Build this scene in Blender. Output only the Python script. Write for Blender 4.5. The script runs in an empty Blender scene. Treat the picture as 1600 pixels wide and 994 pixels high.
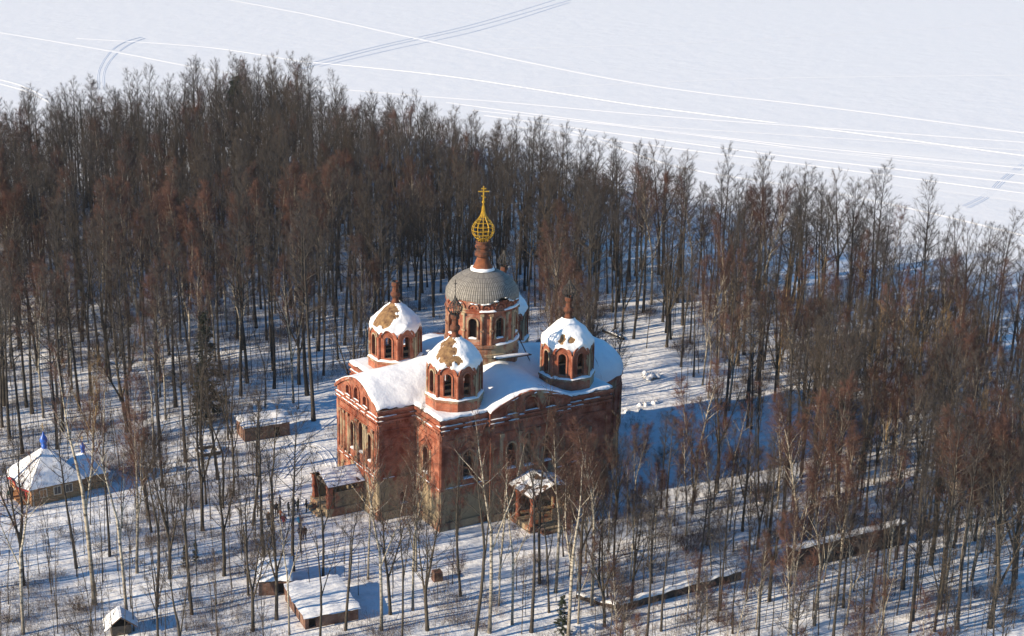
import bpy, bmesh, math, random
from mathutils import Vector, Matrix, noise
from mathutils.geometry import delaunay_2d_cdt

C = bpy.context.scene.collection
PI = math.pi
R = math.radians
rnd = random.Random(11)

# ------------------------------------------------------------------ survey of the site
CAM_H, PITCH, FOC, ROLL = 80.0, R(17.07), 2458.0, 0.02
CH_X, CH_Y, CH_A = -8.11, 172.67, R(31.5)          # front corner of the church and the direction of its south wall
UX, UY = math.cos(CH_A), math.sin(CH_A)
SUN_AZ, SUN_EL = R(27.0), R(22.0)                   # direction the light travels along the ground, height of the sun


def at(x, y, z=0.0):
    """ground point seen along a bearing of the survey picture"""
    a0, b0 = x - 800, y - 497
    c, s = math.cos(ROLL), math.sin(ROLL)
    a, b = a0 * c + b0 * s, -a0 * s + b0 * c
    r = Vector((a / FOC, math.cos(PITCH) - b / FOC * math.sin(PITCH), -math.sin(PITCH) - b / FOC * math.cos(PITCH)))
    t = (z - CAM_H) / r.z
    return Vector((r.x * t, r.y * t, z))


def proj(X, Y, Z=0.0):
    Z -= CAM_H
    d = Y * math.cos(PITCH) - Z * math.sin(PITCH)
    w = Y * math.sin(PITCH) + Z * math.cos(PITCH)
    a, b = FOC * X / d, -FOC * w / d
    c, s = math.cos(ROLL), math.sin(ROLL)
    return 800 + a * c - b * s, 497 + a * s + b * c


def uvw(u, v):
    return CH_X + u * UX - v * UY, CH_Y + u * UY + v * UX


def to_uv(x, y):
    x -= CH_X; y -= CH_Y
    return x * UX + y * UY, -x * UY + y * UX


def inside(px, py, poly):
    k = False
    n = len(poly)
    j = n - 1
    for i in range(n):
        xi, yi = poly[i]; xj, yj = poly[j]
        if (yi > py) != (yj > py) and px < (xj - xi) * (py - yi) / (yj - yi) + xi:
            k = not k
        j = i
    return k


# ------------------------------------------------------------------ materials
def nm(name):
    m = bpy.data.materials.new(name)
    m.use_nodes = True
    nt = m.node_tree
    b = nt.nodes['Principled BSDF']
    return m, nt, b


def node(nt, t, **kw):
    n = nt.nodes.new(t)
    for k, v in kw.items():
        setattr(n, k, v)
    return n


def coords(nt, kind='Object', scale=(1, 1, 1)):
    tc = node(nt, 'ShaderNodeTexCoord')
    mp = node(nt, 'ShaderNodeMapping')
    mp.inputs['Scale'].default_value = scale
    nt.links.new(tc.outputs[kind], mp.inputs['Vector'])
    return mp.outputs['Vector']


def noise_tex(nt, vec, scale, detail=4, rough=.55):
    n = node(nt, 'ShaderNodeTexNoise')
    n.inputs['Scale'].default_value = scale
    n.inputs['Detail'].default_value = detail
    n.inputs['Roughness'].default_value = rough
    nt.links.new(vec, n.inputs['Vector'])
    return n.outputs['Fac']


def ramp(nt, fac, stops):
    r = node(nt, 'ShaderNodeValToRGB')
    e = r.color_ramp.elements
    while len(e) < len(stops):
        e.new(.5)
    for i, (p, c) in enumerate(stops):
        e[i].position = p
        e[i].color = (c[0], c[1], c[2], 1) if not isinstance(c, (int, float)) else (c, c, c, 1)
    nt.links.new(fac, r.inputs['Fac'])
    return r.outputs['Color']


def mixc(nt, fac, a, b, mode='MIX'):
    m = node(nt, 'ShaderNodeMix', data_type='RGBA', blend_type=mode)
    for k, v in ((0, fac), (6, a), (7, b)):
        if hasattr(v, 'links') or hasattr(v, 'is_linked'):
            nt.links.new(v, m.inputs[k])
        elif k == 0:
            m.inputs[0].default_value = v
        else:
            m.inputs[k].default_value = (v[0], v[1], v[2], 1)
    return m.outputs[2]


def bump(nt, b, fac, strength, dist):
    n = node(nt, 'ShaderNodeBump')
    n.inputs['Strength'].default_value = strength
    n.inputs['Distance'].default_value = dist
    nt.links.new(fac, n.inputs['Height'])
    nt.links.new(n.outputs['Normal'], b.inputs['Normal'])


def simple(name, c1, c2=None, scale=3.0, rough=.8, metal=0.0, bmp=0.0, stretch=(1, 1, 1)):
    m, nt, b = nm(name)
    b.inputs['Roughness'].default_value = rough
    b.inputs['Metallic'].default_value = metal
    c2 = c2 or tuple(x * .7 for x in c1)
    f = noise_tex(nt, coords(nt, 'Object', stretch), scale)
    nt.links.new(ramp(nt, f, [(.3, c2), (.7, c1)]), b.inputs['Base Color'])
    if bmp:
        bump(nt, b, f, bmp, .1)
    return m


def snow_mat(name, base, dirt, lo, hi, bscale, bstr, bdist):
    m, nt, b = nm(name)
    b.inputs['Roughness'].default_value = .65
    b.inputs['Specular IOR Level'].default_value = .25
    v = coords(nt, 'Object')
    f = noise_tex(nt, v, .9, 7, .68)
    nt.links.new(ramp(nt, f, [(lo, dirt), (hi, base)]), b.inputs['Base Color'])
    g = noise_tex(nt, v, bscale, 5, .6)
    bump(nt, b, g, bstr, bdist)
    return m


M = {}
M['snow'] = snow_mat('fresh_snow', (.86, .87, .89), (.80, .81, .84), .3, .6, .9, .35, .35)
M['ground'] = snow_mat('forest_snow', (.84, .85, .87), (.60, .575, .555), .25, .52, 1.1, .5, .4)
M['lake'] = snow_mat('lake_snow', (.86, .864, .872), (.80, .809, .828), .35, .65, .12, .5, .6)
M['track'] = snow_mat('sunlit_track_snow', (.88, .88, .88), (.82, .825, .835), .3, .6, .5, .3, .2)  # whiter snow: low sun on the track edges is put into the colour
M['rut'] = snow_mat('rut_shade_snow', (.76, .785, .83), (.72, .745, .80), .3, .6, .5, .3, .2)  # greyer blue: shade in the grooves is painted into the snow colour


def brick_mat(name, red, dark, plaster, amount, zlow=None):
    m, nt, b = nm(name)
    b.inputs['Roughness'].default_value = .9
    v = coords(nt, 'Object')
    bt = node(nt, 'ShaderNodeTexBrick')
    bt.inputs['Scale'].default_value = 1.0
    bt.inputs['Brick Width'].default_value = .28
    bt.inputs['Row Height'].default_value = .09
    bt.inputs['Mortar Size'].default_value = .012
    bt.inputs['Color1'].default_value = (*red, 1)
    bt.inputs['Color2'].default_value = (*[x * .62 for x in red], 1)
    bt.inputs['Mortar'].default_value = (.33, .27, .22, 1)
    # course the bricks round corners: width runs along u + v, height along z
    sx = node(nt, 'ShaderNodeSeparateXYZ'); nt.links.new(v, sx.inputs[0])
    ad = node(nt, 'ShaderNodeMath', operation='ADD')
    nt.links.new(sx.outputs[0], ad.inputs[0]); nt.links.new(sx.outputs[1], ad.inputs[1])
    cb = node(nt, 'ShaderNodeCombineXYZ')
    nt.links.new(ad.outputs[0], cb.inputs[0]); nt.links.new(sx.outputs[2], cb.inputs[1])
    nt.links.new(cb.outputs[0], bt.inputs['Vector'])
    f1 = noise_tex(nt, v, .75, 8, .66)
    c = mixc(nt, ramp(nt, f1, [(.38, 0.0), (.60, 1.0)]), dark, bt.outputs['Color'])
    v2 = coords(nt, 'Object', (1.0, 1.0, .55))
    f2 = noise_tex(nt, v2, .42, 9, .72)
    pf = ramp(nt, f2, [(amount, 0.0), (amount + .05, 1.0)])
    if zlow:                                            # lime render survives on the lower walls
        mr = node(nt, 'ShaderNodeMapRange')
        nt.links.new(sx.outputs[2], mr.inputs[0])
        mr.inputs[1].default_value, mr.inputs[2].default_value = zlow
        mr.inputs[3].default_value, mr.inputs[4].default_value = .15, -.06
        a2 = node(nt, 'ShaderNodeMath', operation='ADD')
        nt.links.new(f2, a2.inputs[0]); nt.links.new(mr.outputs[0], a2.inputs[1])
        pf = ramp(nt, a2.outputs[0], [(amount, 0.0), (amount + .07, 1.0)])
    f3 = noise_tex(nt, v, 2.3, 5, .6)
    pc = mixc(nt, f3, tuple(x * .55 for x in plaster), plaster)
    c = mixc(nt, pf, c, pc)
    f4 = noise_tex(nt, coords(nt, 'Object', (1.6, 1.6, .35)), .8, 6, .6)   # soot and damp runs
    c = mixc(nt, ramp(nt, f4, [(.52, 0.0), (.72, .7)]), c, (.045, .03, .025))
    nt.links.new(c, b.inputs['Base Color'])
    bump(nt, b, f1, .6, .12)
    return m


M['brick'] = brick_mat('old_brick', (.42, .082, .020), (.17, .034, .013), (.38, .30, .19), .52, (0.5, 9.5))
M['brick_high'] = brick_mat('tower_brick', (.45, .090, .023), (.19, .040, .016), (.40, .315, .20), .585)
M['plaster'] = brick_mat('lime_plaster', (.32, .10, .040), (.17, .06, .028), (.42, .33, .215), .46)
M['cellar_brick'] = brick_mat('cellar_brick', (.20, .075, .04), (.10, .04, .028), (.22, .18, .14), .62)
M['dark_brick'] = brick_mat('shaded_brick', (.030, .018, .014), (.014, .010, .009), (.045, .037, .03), .66)  # almost black: the shade on these walls is part of the colour
M['gap'] = simple('painted_dark', (.030, .022, .018), (.012, .010, .009), 2.5, .9)  # near-black colour stands in for the unlit inside of openings
M['timber'] = simple('grey_timber', (.13, .10, .075), (.06, .045, .035), 5, .85)
M['rust'] = simple('rusty_sheet', (.16, .085, .05), (.07, .045, .035), 3, .7)
M['plaster_dome'] = simple('bare_dome_plaster', (.30, .18, .08), (.07, .028, .014), 2.2, .9, bmp=.5)
M['neck'] = simple('lantern_brick', (.17, .052, .022), (.026, .017, .014), 1.7, .9, bmp=.5)
M['neck_base'] = simple('lantern_base', (.24, .075, .028), (.09, .032, .016), 1.8, .9, bmp=.4)
M['iron'] = simple('black_iron', (.03, .025, .022), (.018, .015, .014), 4, .6)
M['gilt'] = simple('yellow_gilt', (.56, .34, .02), (.36, .20, .015), 5, .42, .35)
M['blue'] = simple('blue_dome_paint', (.025, .13, .55), (.02, .10, .45), 3, .35)
M['red'] = simple('red_trim_paint', (.42, .025, .022), (.28, .02, .02), 3, .5)
M['log'] = simple('sawn_log', (.48, .31, .165), (.28, .17, .09), 2.0, .75, stretch=(.35, .35, 3))
M['log_light'] = simple('fresh_board', (.46, .25, .12), (.33, .17, .08), 2.0, .7)
M['frame_wood'] = simple('pale_frame', (.62, .55, .45), (.5, .43, .35), 3, .7)
M['glass'] = simple('window_glass', (.05, .055, .06), (.03, .03, .035), 1, .15)

# shingled main dome
m, nt, b = nm('dome_shingles')
b.inputs['Roughness'].default_value = .75
v = coords(nt, 'Object')
sx = node(nt, 'ShaderNodeSeparateXYZ'); nt.links.new(v, sx.inputs[0])
at2 = node(nt, 'ShaderNodeMath', operation='ARCTAN2')
nt.links.new(sx.outputs[1], at2.inputs[0]); nt.links.new(sx.outputs[0], at2.inputs[1])
cb = node(nt, 'ShaderNodeCombineXYZ')
nt.links.new(at2.outputs[0], cb.inputs[0]); nt.links.new(sx.outputs[2], cb.inputs[1])
bt = node(nt, 'ShaderNodeTexBrick')
nt.links.new(cb.outputs[0], bt.inputs['Vector'])
bt.inputs['Scale'].default_value = 1
bt.offset = 0.0
bt.inputs['Brick Width'].default_value = .0655
bt.inputs['Row Height'].default_value = .42
bt.inputs['Mortar Size'].default_value = .013
bt.inputs['Color1'].default_value = (.30, .28, .255, 1)
bt.inputs['Color2'].default_value = (.20, .187, .17, 1)
bt.inputs['Mortar'].default_value = (.06, .055, .05, 1)
f = noise_tex(nt, v, 1.1, 7, .65)
c = mixc(nt, ramp(nt, f, [(.35, .25), (.6, 0.0)]), bt.outputs['Color'], (.12, .10, .08))
nt.links.new(c, b.inputs['Base Color'])
M['shingle'] = m


def bark(name, c1, c2, birch=False, sat=.25):
    m, nt, b = nm(name)
    b.inputs['Roughness'].default_value = .9
    oi = node(nt, 'ShaderNodeObjectInfo')
    v = coords(nt, 'Object')
    if birch:
        vb = coords(nt, 'Object', (1, 1, 3.2))
        f = noise_tex(nt, vb, 1.5, 5, .7)
        col = ramp(nt, f, [(.40, c2), (.52, c1)])
        sx = node(nt, 'ShaderNodeSeparateXYZ'); nt.links.new(v, sx.inputs[0])
        mr = node(nt, 'ShaderNodeMapRange')
        nt.links.new(sx.outputs[2], mr.inputs[0])
        mr.inputs[1].default_value, mr.inputs[2].default_value = 1.0, 7.0
        mr.inputs[3].default_value, mr.inputs[4].default_value = .75, 0.0
        col = mixc(nt, mr.outputs[0], col, (.10, .085, .07))     # rough dark bark at a birch's foot
    else:
        f = noise_tex(nt, coords(nt, 'Object', (1, 1, .35)), 2.2, 5, .65)
        col = ramp(nt, f, [(.35, c2), (.65, c1)])
    hs = node(nt, 'ShaderNodeHueSaturation')
    mr2 = node(nt, 'ShaderNodeMapRange')
    nt.links.new(oi.outputs['Random'], mr2.inputs[0])
    mr2.inputs[3].default_value, mr2.inputs[4].default_value = 1 - sat, 1 + sat
    nt.links.new(mr2.outputs[0], hs.inputs['Value'])
    nt.links.new(col, hs.inputs['Color'])
    nt.links.new(hs.outputs[0], b.inputs['Base Color'])
    return m


M['bark_alder'] = bark('alder_bark', (.055, .046, .038), (.020, .017, .015))
M['twig_alder'] = bark('alder_twigs', (.056, .046, .041), (.034, .028, .026))
M['bark_linden'] = bark('linden_bark', (.080, .064, .046), (.030, .025, .020))
M['twig_linden'] = bark('linden_twigs', (.068, .050, .037), (.042, .031, .024))
M['bark_birch'] = bark('birch_bark', (.42, .375, .30), (.06, .05, .04), True, .15)
M['twig_birch'] = bark('birch_twigs', (.098, .043, .030), (.058, .027, .020), sat=.35)
M['bark_willow'] = bark('willow_bark', (.34, .24, .12), (.18, .125, .07))
M['twig_willow'] = bark('willow_twigs', (.27, .18, .085), (.17, .115, .06))
M['twig_bush'] = bark('bush_twigs', (.10, .05, .035), (.06, .032, .024), sat=.4)
M['twig_young'] = bark('sapling_twigs', (.095, .062, .043), (.06, .04, .03), sat=.35)
M['needle'] = bark('spruce_needles', (.030, .045, .022), (.018, .028, .015))


# ------------------------------------------------------------------ mesh helpers
class MB:
    def __init__(self):
        self.v, self.f, self.m, self.mats = [], [], [], []

    def mat(self, name):
        if name not in self.mats:
            self.mats.append(name)
        return self.mats.index(name)

    def add(self, vs, fs, mat):
        o = len(self.v)
        k = self.mat(mat)
        self.v.extend(tuple(p) for p in vs)
        for f in fs:
            self.f.append(tuple(i + o for i in f))
            self.m.append(k)

    def box(self, c, s, mat, rz=0.0, tilt=None):
        hx, hy, hz_ = s[0] / 2, s[1] / 2, s[2] / 2
        mt = Matrix.Translation(c) @ Matrix.Rotation(rz, 4, 'Z')
        if tilt:
            mt = mt @ Matrix.Rotation(tilt[0], 4, tilt[1])
        vs = [mt @ Vector((x * hx, y * hy, z * hz_)) for x in (-1, 1) for y in (-1, 1) for z in (-1, 1)]
        self.add(vs, [(0, 1, 3, 2), (4, 6, 7, 5), (0, 4, 5, 1), (2, 3, 7, 6), (0, 2, 6, 4), (1, 5, 7, 3)], mat)

    def tube(self, pts, rad, n, mat, cap=False):
        pts = [Vector(p) for p in pts]
        k = len(pts)
        vs, fs = [], []
        d0 = (pts[1] - pts[0]).normalized()
        ref = Vector((1, 0, 0)) if abs(d0.x) < .8 else Vector((0, 1, 0))
        for i, p in enumerate(pts):
            d = (pts[min(i + 1, k - 1)] - pts[max(i - 1, 0)])
            d = d.normalized() if d.length > 1e-9 else d0
            a = d.cross(ref)
            if a.length < 1e-4:
                a = d.cross(Vector((0, 0, 1)))
            a.normalize()
            b_ = d.cross(a)
            r = rad[i] if isinstance(rad, (list, tuple)) else rad
            for j in range(n):
                t = 2 * PI * j / n
                vs.append(p + a * (math.cos(t) * r) + b_ * (math.sin(t) * r))
        for i in range(k - 1):
            for j in range(n):
                fs.append((i * n + j, i * n + (j + 1) % n, (i + 1) * n + (j + 1) % n, (i + 1) * n + j))
        if cap:
            fs.append(tuple(range(n - 1, -1, -1)))
            fs.append(tuple((k - 1) * n + j for j in range(n)))
        self.add(vs, fs, mat)

    def spike(self, p, q, r, mat):
        d = q - p
        a = d.cross(Vector((.31, .77, .55)))
        if a.length < 1e-5:
            a = d.cross(Vector((1, 0, 0)))
        a.normalize()
        b_ = d.cross(a).normalized()
        vs = [p + a * r, p + (a * -.5 + b_ * .87) * r, p + (a * -.5 - b_ * .87) * r, q]
        self.add(vs, [(0, 1, 3), (1, 2, 3), (2, 0, 3)], mat)

    def lathe(self, prof, n, mat, c=(0, 0, 0), fn=None, a0=0.0):
        vs, fs = [], []
        for i, (r, z) in enumerate(prof):
            for j in range(n):
                t = a0 + 2 * PI * j / n
                rr, zz = (r, z) if fn is None else fn(r, z, t, i)
                vs.append((c[0] + rr * math.cos(t), c[1] + rr * math.sin(t), c[2] + zz))
        for i in range(len(prof) - 1):
            for j in range(n):
                fs.append((i * n + j, i * n + (j + 1) % n, (i + 1) * n + (j + 1) % n, (i + 1) * n + j))
        self.add(vs, fs, mat)

    def build(self, name, parent=None, smooth=False):
        me = bpy.data.meshes.new(name)
        me.from_pydata(self.v, [], self.f)
        for k in self.mats:
            me.materials.append(M[k])
        me.polygons.foreach_set('material_index', self.m)
        if smooth:
            me.polygons.foreach_set('use_smooth', [True] * len(self.f))
        me.validate()
        me.update()
        o = bpy.data.objects.new(name, me)
        C.objects.link(o)
        if parent is not None:
            o.parent = parent
        return o


def fixn(o):
    bm = bmesh.new(); bm.from_mesh(o.data)
    bmesh.ops.recalc_face_normals(bm, faces=bm.faces)
    bm.to_mesh(o.data); bm.free()
    return o


def tag(o, label=None, cat=None, group=None, kind=None):
    for k, v_ in (('label', label), ('category', cat), ('group', group), ('kind', kind)):
        if v_:
            o[k] = v_
    return o


def empty(name, loc, rz=0.0):
    o = bpy.data.objects.new(name, None)
    C.objects.link(o)
    o.location = loc
    o.rotation_euler = (0, 0, rz)
    o.empty_display_size = .5
    return o


# ------------------------------------------------------------------ terrain
SHORE = [(-300, 60), (-300, 250), (-190, 318), (-150, 335), (-122, 343), (-116, 353), (-108, 369), (-95, 370), (-84, 385), (-74, 400), (-65, 414),
         (-52, 394), (-43, 385), (-25, 365), (-15, 347), (-4, 338), (5, 334), (12, 324), (20, 313), (26, 303), (32, 297), (38, 293),
         (45, 293), (50, 291), (55, 283), (63, 277), (70, 268), (75, 260), (80, 256), (85, 251), (94, 238), (110, 212), (150, 170), (240, 150), (240, 60)]


def shore_dist(x, y):
    best = 1e9
    n = len(SHORE)
    for i in range(n):
        ax, ay = SHORE[i]; bx, by = SHORE[(i + 1) % n]
        dx, dy = bx - ax, by - ay
        t = max(0, min(1, ((x - ax) * dx + (y - ay) * dy) / (dx * dx + dy * dy)))
        d = math.hypot(x - ax - t * dx, y - ay - t * dy)
        best = min(best, d)
    return best if inside(x, y, SHORE) else -best


CHAPEL_P, CHAPEL_A = (-58.4, 177.7), R(36)
FLAT = [(3, 185, 26, 10), (-56.5, 182.5, 7, 4), (-33, 202, 5, 3), (-19, 153.5, 8, 3), (-24, 159, 5, 3), (-25, 178, 5, 4), (40, 168, 10, 4), (19, 158, 8, 4)]


def hz(x, y):
    z = .55 * noise.noise(Vector((x / 17, y / 17, .3))) + .22 * noise.noise(Vector((x / 5.5, y / 5.5, 4.1))) + .10 * noise.noise(Vector((x / 2.1, y / 2.1, 7.7)))
    k = 1.0
    for cx, cy, r0, w in FLAT:
        d = math.hypot(x - cx, y - cy)
        k = min(k, max(0.0, min(1.0, (d - r0) / w)))
    z *= .12 + .88 * k
    return z


LAKE_Z = -1.3
SD = {}


def land_z(x, y, sd):
    if sd > 14:
        return hz(x, y)
    t = max(0.0, min(1.0, (sd + 4) / 18))
    t = t * t * (3 - 2 * t)
    return (hz(x, y) + .05) * t + (LAKE_Z - .5) * (1 - t)


def axis(segs):
    out = []
    for a, b_, st in segs:
        n = round((b_ - a) / st)
        out += [a + (b_ - a) * i / n for i in range(n)]
    out.append(segs[-1][1])
    return out


xs = axis([(-320, -130, 6), (-130, -80, 2.5), (-80, 75, 1.0), (75, 120, 2.5), (120, 260, 7)])
ys = axis([(50, 110, 5), (110, 135, 2.0), (135, 240, 1.0), (240, 340, 2.0), (340, 430, 2.5)])
vs, fs = [], []
for y in ys:
    for x in xs:
        sd = shore_dist(x, y)
        SD[(x, y)] = sd
        vs.append((x, y, land_z(x, y, sd)))
nx = len(xs)
for j in range(len(ys) - 1):
    for i in range(nx - 1):
        fs.append((j * nx + i, j * nx + i + 1, (j + 1) * nx + i + 1, (j + 1) * nx + i))
mb = MB(); mb.add(vs, fs, 'ground')
tag(mb.build('snowy_ground', smooth=True), kind='structure')

mb = MB()
lv, lf = [], []
lx = axis([(-4200, -600, 400), (-600, 600, 60), (600, 4200, 400)])
ly = axis([(-600, 200, 200), (200, 1400, 60), (1400, 5600, 400)])
for y in ly:
    for x in lx:
        lv.append((x, y, LAKE_Z))
for j in range(len(ly) - 1):
    for i in range(len(lx) - 1):
        lf.append((j * len(lx) + i, j * len(lx) + i + 1, (j + 1) * len(lx) + i + 1, (j + 1) * len(lx) + i))
mb.add(lv, lf, 'lake')
tag(mb.build('frozen_lake'), kind='structure')


def smooth_line(pts, n=12):
    out = []
    for i in range(len(pts) - 1):
        p0 = pts[max(i - 1, 0)]; p1 = pts[i]; p2 = pts[i + 1]; p3 = pts[min(i + 2, len(pts) - 1)]
        for k in range(n):
            t = k / n
            out.append(.5 * ((2 * p1) + (p2 - p0) * t + (2 * p0 - 5 * p1 + 4 * p2 - p3) * t * t + (3 * p1 - p0 - 3 * p2 + p3) * t ** 3))
    out.append(pts[-1])
    return out


def trail(mb, pix, width, height, mat, z=LAKE_Z, seed=0, zfn=None, bank=False):
    pts = smooth_line([at(x, y, z) for x, y in pix])
    vs, fs = [], []
    for i, p in enumerate(pts):
        d = pts[min(i + 1, len(pts) - 1)] - pts[max(i - 1, 0)]
        n_ = Vector((-d.y, d.x, 0)).normalized()
        w = width * (1 + .35 * noise.noise(Vector((p.x / 25, p.y / 25, seed))))
        prof = [(-.5, .0), (-.28, 1.0), (.28, .85), (.5, .0)] if not bank else [(-.5, 0), (-.36, 1), (-.2, .1), (.2, .1), (.36, 1), (.5, 0)]
        for s_, h_ in prof:
            q = p + n_ * (s_ * w)
            zz = (zfn(q.x, q.y) if zfn else LAKE_Z)
            vs.append((q.x, q.y, zz + (.012 if h_ == 0 else .015 + height * h_)))
    k = len(prof)
    for i in range(len(pts) - 1):
        for j in range(k - 1):
            fs.append((i * k + j, (i + 1) * k + j, (i + 1) * k + j + 1, i * k + j + 1))
    mb.add(vs, fs, mat)


TRAILS = [
    ([(330, -6), (480, 22), (700, 70), (1000, 130), (1300, 168), (1620, 209)], 4.2, .22),
    ([(-20, 47), (150, 75), (320, 107), (480, 133), (640, 148), (800, 160), (1000, 178), (1300, 200), (1620, 223)], 3.8, .2),
    ([(700, 160), (900, 186), (1200, 222), (1620, 264)], 2.6, .18),
    ([(740, 172), (1000, 200), (1300, 238), (1620, 275)], 2.0, .15),
    ([(760, 180), (1000, 213), (1250, 246), (1620, 288)], 3.2, .2),
    ([(800, 196), (1000, 224), (1300, 262), (1620, 304)], 3.0, .2),
    ([(1000, 214), (1200, 229), (1420, 247), (1620, 262)], 1.8, .12),
    ([(1000, 196), (1250, 212), (1620, 236)], 1.4, .10),
    ([(900, 205), (1010, 245), (1100, 268), (1300, 300), (1480, 338), (1620, 372)], 2.2, .18),
]
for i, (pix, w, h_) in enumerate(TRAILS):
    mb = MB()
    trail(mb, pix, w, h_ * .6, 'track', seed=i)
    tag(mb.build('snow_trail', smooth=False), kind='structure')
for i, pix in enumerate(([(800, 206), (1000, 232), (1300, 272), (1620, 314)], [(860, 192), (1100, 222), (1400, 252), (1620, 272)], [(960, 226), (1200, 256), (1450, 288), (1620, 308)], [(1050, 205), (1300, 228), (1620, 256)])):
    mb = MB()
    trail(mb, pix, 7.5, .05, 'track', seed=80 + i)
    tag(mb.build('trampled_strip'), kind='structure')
THIN = [([(470, 96), (620, 110), (750, 126), (1000, 165), (1300, 203), (1620, 246)], 1.3, .12), ([(120, 60), (250, 68), (350, 77), (470, 96)], 1.3, .1),
        ([(750, 77), (1000, 70), (1200, 60), (1620, 34)], 2.0, .08), ([(800, 138), (1000, 130), (1200, 122), (1620, 117)], 2.0, .08),
        ([(-10, 122), (30, 132), (70, 150)], 1.6, .1), ([(-10, 128), (40, 142), (80, 160)], 1.4, .1)]
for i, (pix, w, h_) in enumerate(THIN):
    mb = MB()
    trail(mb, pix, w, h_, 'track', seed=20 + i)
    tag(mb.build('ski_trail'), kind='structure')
RUTS = [[(905, -4), (750, 40), (600, 74), (470, 108)], [(880, -4), (740, 38), (600, 70), (480, 100)], [(890, 4), (755, 46), (620, 76), (500, 104)],
        [(153, 140), (155, 110), (172, 82), (195, 66), (222, 58)], [(162, 140), (163, 112), (178, 88), (202, 70), (226, 60)],
        [(1604, 250), (1562, 282), (1540, 304), (1505, 322)], [(1604, 256), (1568, 284), (1544, 308), (1512, 325)]]
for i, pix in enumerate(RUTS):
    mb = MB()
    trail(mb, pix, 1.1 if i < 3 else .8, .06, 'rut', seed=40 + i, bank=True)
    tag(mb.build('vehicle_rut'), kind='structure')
mb = MB()
for k, pix in enumerate(([(560, 628), (505, 668), (470, 690), (455, 690), (440, 702)], [(430, 740), (470, 700), (500, 700), (520, 722), (522, 745)],
                         [(440, 745), (478, 708), (500, 708), (514, 728)], [(420, 760), (455, 770), (480, 788)])):
    trail(mb, pix, .8, .05, 'snow', z=0, seed=60 + k, zfn=lambda x, y: hz(x, y) + .03, bank=True)
tag(mb.build('trodden_path'), kind='structure')

# ------------------------------------------------------------------ the church (local axes: x along the south wall, y along the west wall)
church = empty('brick_church', (CH_X, CH_Y, 0), CH_A)
tag(church, 'ruined red brick church with snow-covered domes and a gold lattice onion', 'church')
S, A0, A1, HW = 24.2, 6.4, 17.8, 14.2
AC = (A0 + A1) / 2


class Frame:
    """a wall plane: s along p0 -> p1, z up, d outwards"""
    def __init__(self, p0, p1):
        self.p0 = Vector((p0[0], p0[1], 0)); self.p1 = Vector((p1[0], p1[1], 0))
        self.d = (self.p1 - self.p0); self.L = self.d.length; self.d.normalize()
        self.n = Vector((self.d.y, -self.d.x, 0))

    def __call__(self, s, z, d=0.0):
        return self.p0 + self.d * s + self.n * d + Vector((0, 0, z))


def arch_poly(sc, z0, w, h, n=8, point=0.0):
    """arched opening: sill z0, total height h"""
    r = w / 2
    p = [(sc - r, z0), (sc + r, z0)]
    for i in range(n + 1):
        t = PI * i / n
        p.append((sc + r * math.cos(t), z0 + h - r + r * math.sin(t) * (1 + point)))
    return p


def panel(mb, F, outline, holes, mat, depth=0.0, d=0.0, flip=False, reveal=None):
    pts, edges = [], []
    for loop in [outline] + holes:
        o = len(pts); n = len(loop)
        pts += [Vector(p) for p in loop]
        edges += [(o + i, o + (i + 1) % n) for i in range(n)]
    r = delaunay_2d_cdt(pts, edges, [], 0, 1e-5)
    V2, F2 = r[0], r[2]
    keep = []
    for f in F2:
        cx = sum(V2[i].x for i in f) / len(f); cy = sum(V2[i].y for i in f) / len(f)
        if inside(cx, cy, outline) and not any(inside(cx, cy, h) for h in holes):
            a, b_, c_ = V2[f[0]], V2[f[1]], V2[f[2]]
            ccw = (b_ - a).cross(c_ - a) > 0
            keep.append(tuple(f) if ccw != flip else tuple(reversed(f)))
    mb.add([F(p.x, p.y, d) for p in V2], keep, mat)
    if depth:
        for h in holes:
            n = len(h)
            vs = [F(p[0], p[1], d) for p in h] + [F(p[0], p[1], d - depth) for p in h]
            mb.add(vs, [(i, (i + 1) % n, n + (i + 1) % n, n + i) for i in range(n)], reveal or mat)


def sweep(mb, F, path, w, proud, mat, d0=0.0):
    """square moulding laid on a wall along a path of (s, z), w wide, standing proud of it"""
    k = len(path)
    vs = []
    for i, p in enumerate(path):
        a = path[max(i - 1, 0)]; b_ = path[min(i + 1, k - 1)]
        dx, dz = b_[0] - a[0], b_[1] - a[1]
        l = math.hypot(dx, dz) or 1
        nx_, nz_ = -dz / l, dx / l
        for o, e in ((0, d0 - .02), (0, d0 + proud), (w, d0 + proud), (w, d0 - .02)):
            vs.append(F(p[0] - nx_ * o, p[1] - nz_ * o, e))
    fs = []
    for i in range(k - 1):
        for j in range(4):
            fs.append((i * 4 + j, i * 4 + (j + 1) % 4, (i + 1) * 4 + (j + 1) % 4, (i + 1) * 4 + j))
    fs += [(0, 1, 2, 3), (k * 4 - 1, k * 4 - 2, k * 4 - 3, k * 4 - 4)]
    mb.add(vs, fs, mat)


def band(mb, F, s0, s1, z0, z1, proud, mat, d0=0.0):
    vs = [F(s, z, d) for s in (s0, s1) for z in (z0, z1) for d in (d0 - .02, d0 + proud)]
    mb.add(vs, [(0, 1, 3, 2), (4, 6, 7, 5), (0, 4, 5, 1), (2, 3, 7, 6), (0, 2, 6, 4), (1, 5, 7, 3)], mat)


def half_column(mb, F, s, z0, z1, r, mat):
    n = 7
    vs = []
    for z in (z0, z1):
        for i in range(n):
            t = PI * i / (n - 1)
            vs.append(F(s + r * math.cos(t), z, r * math.sin(t)))
    fs = [(i, i + 1, n + i + 1, n + i) for i in range(n - 1)] + [tuple(n + i for i in range(n))]
    mb.add(vs, fs, mat)


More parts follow.
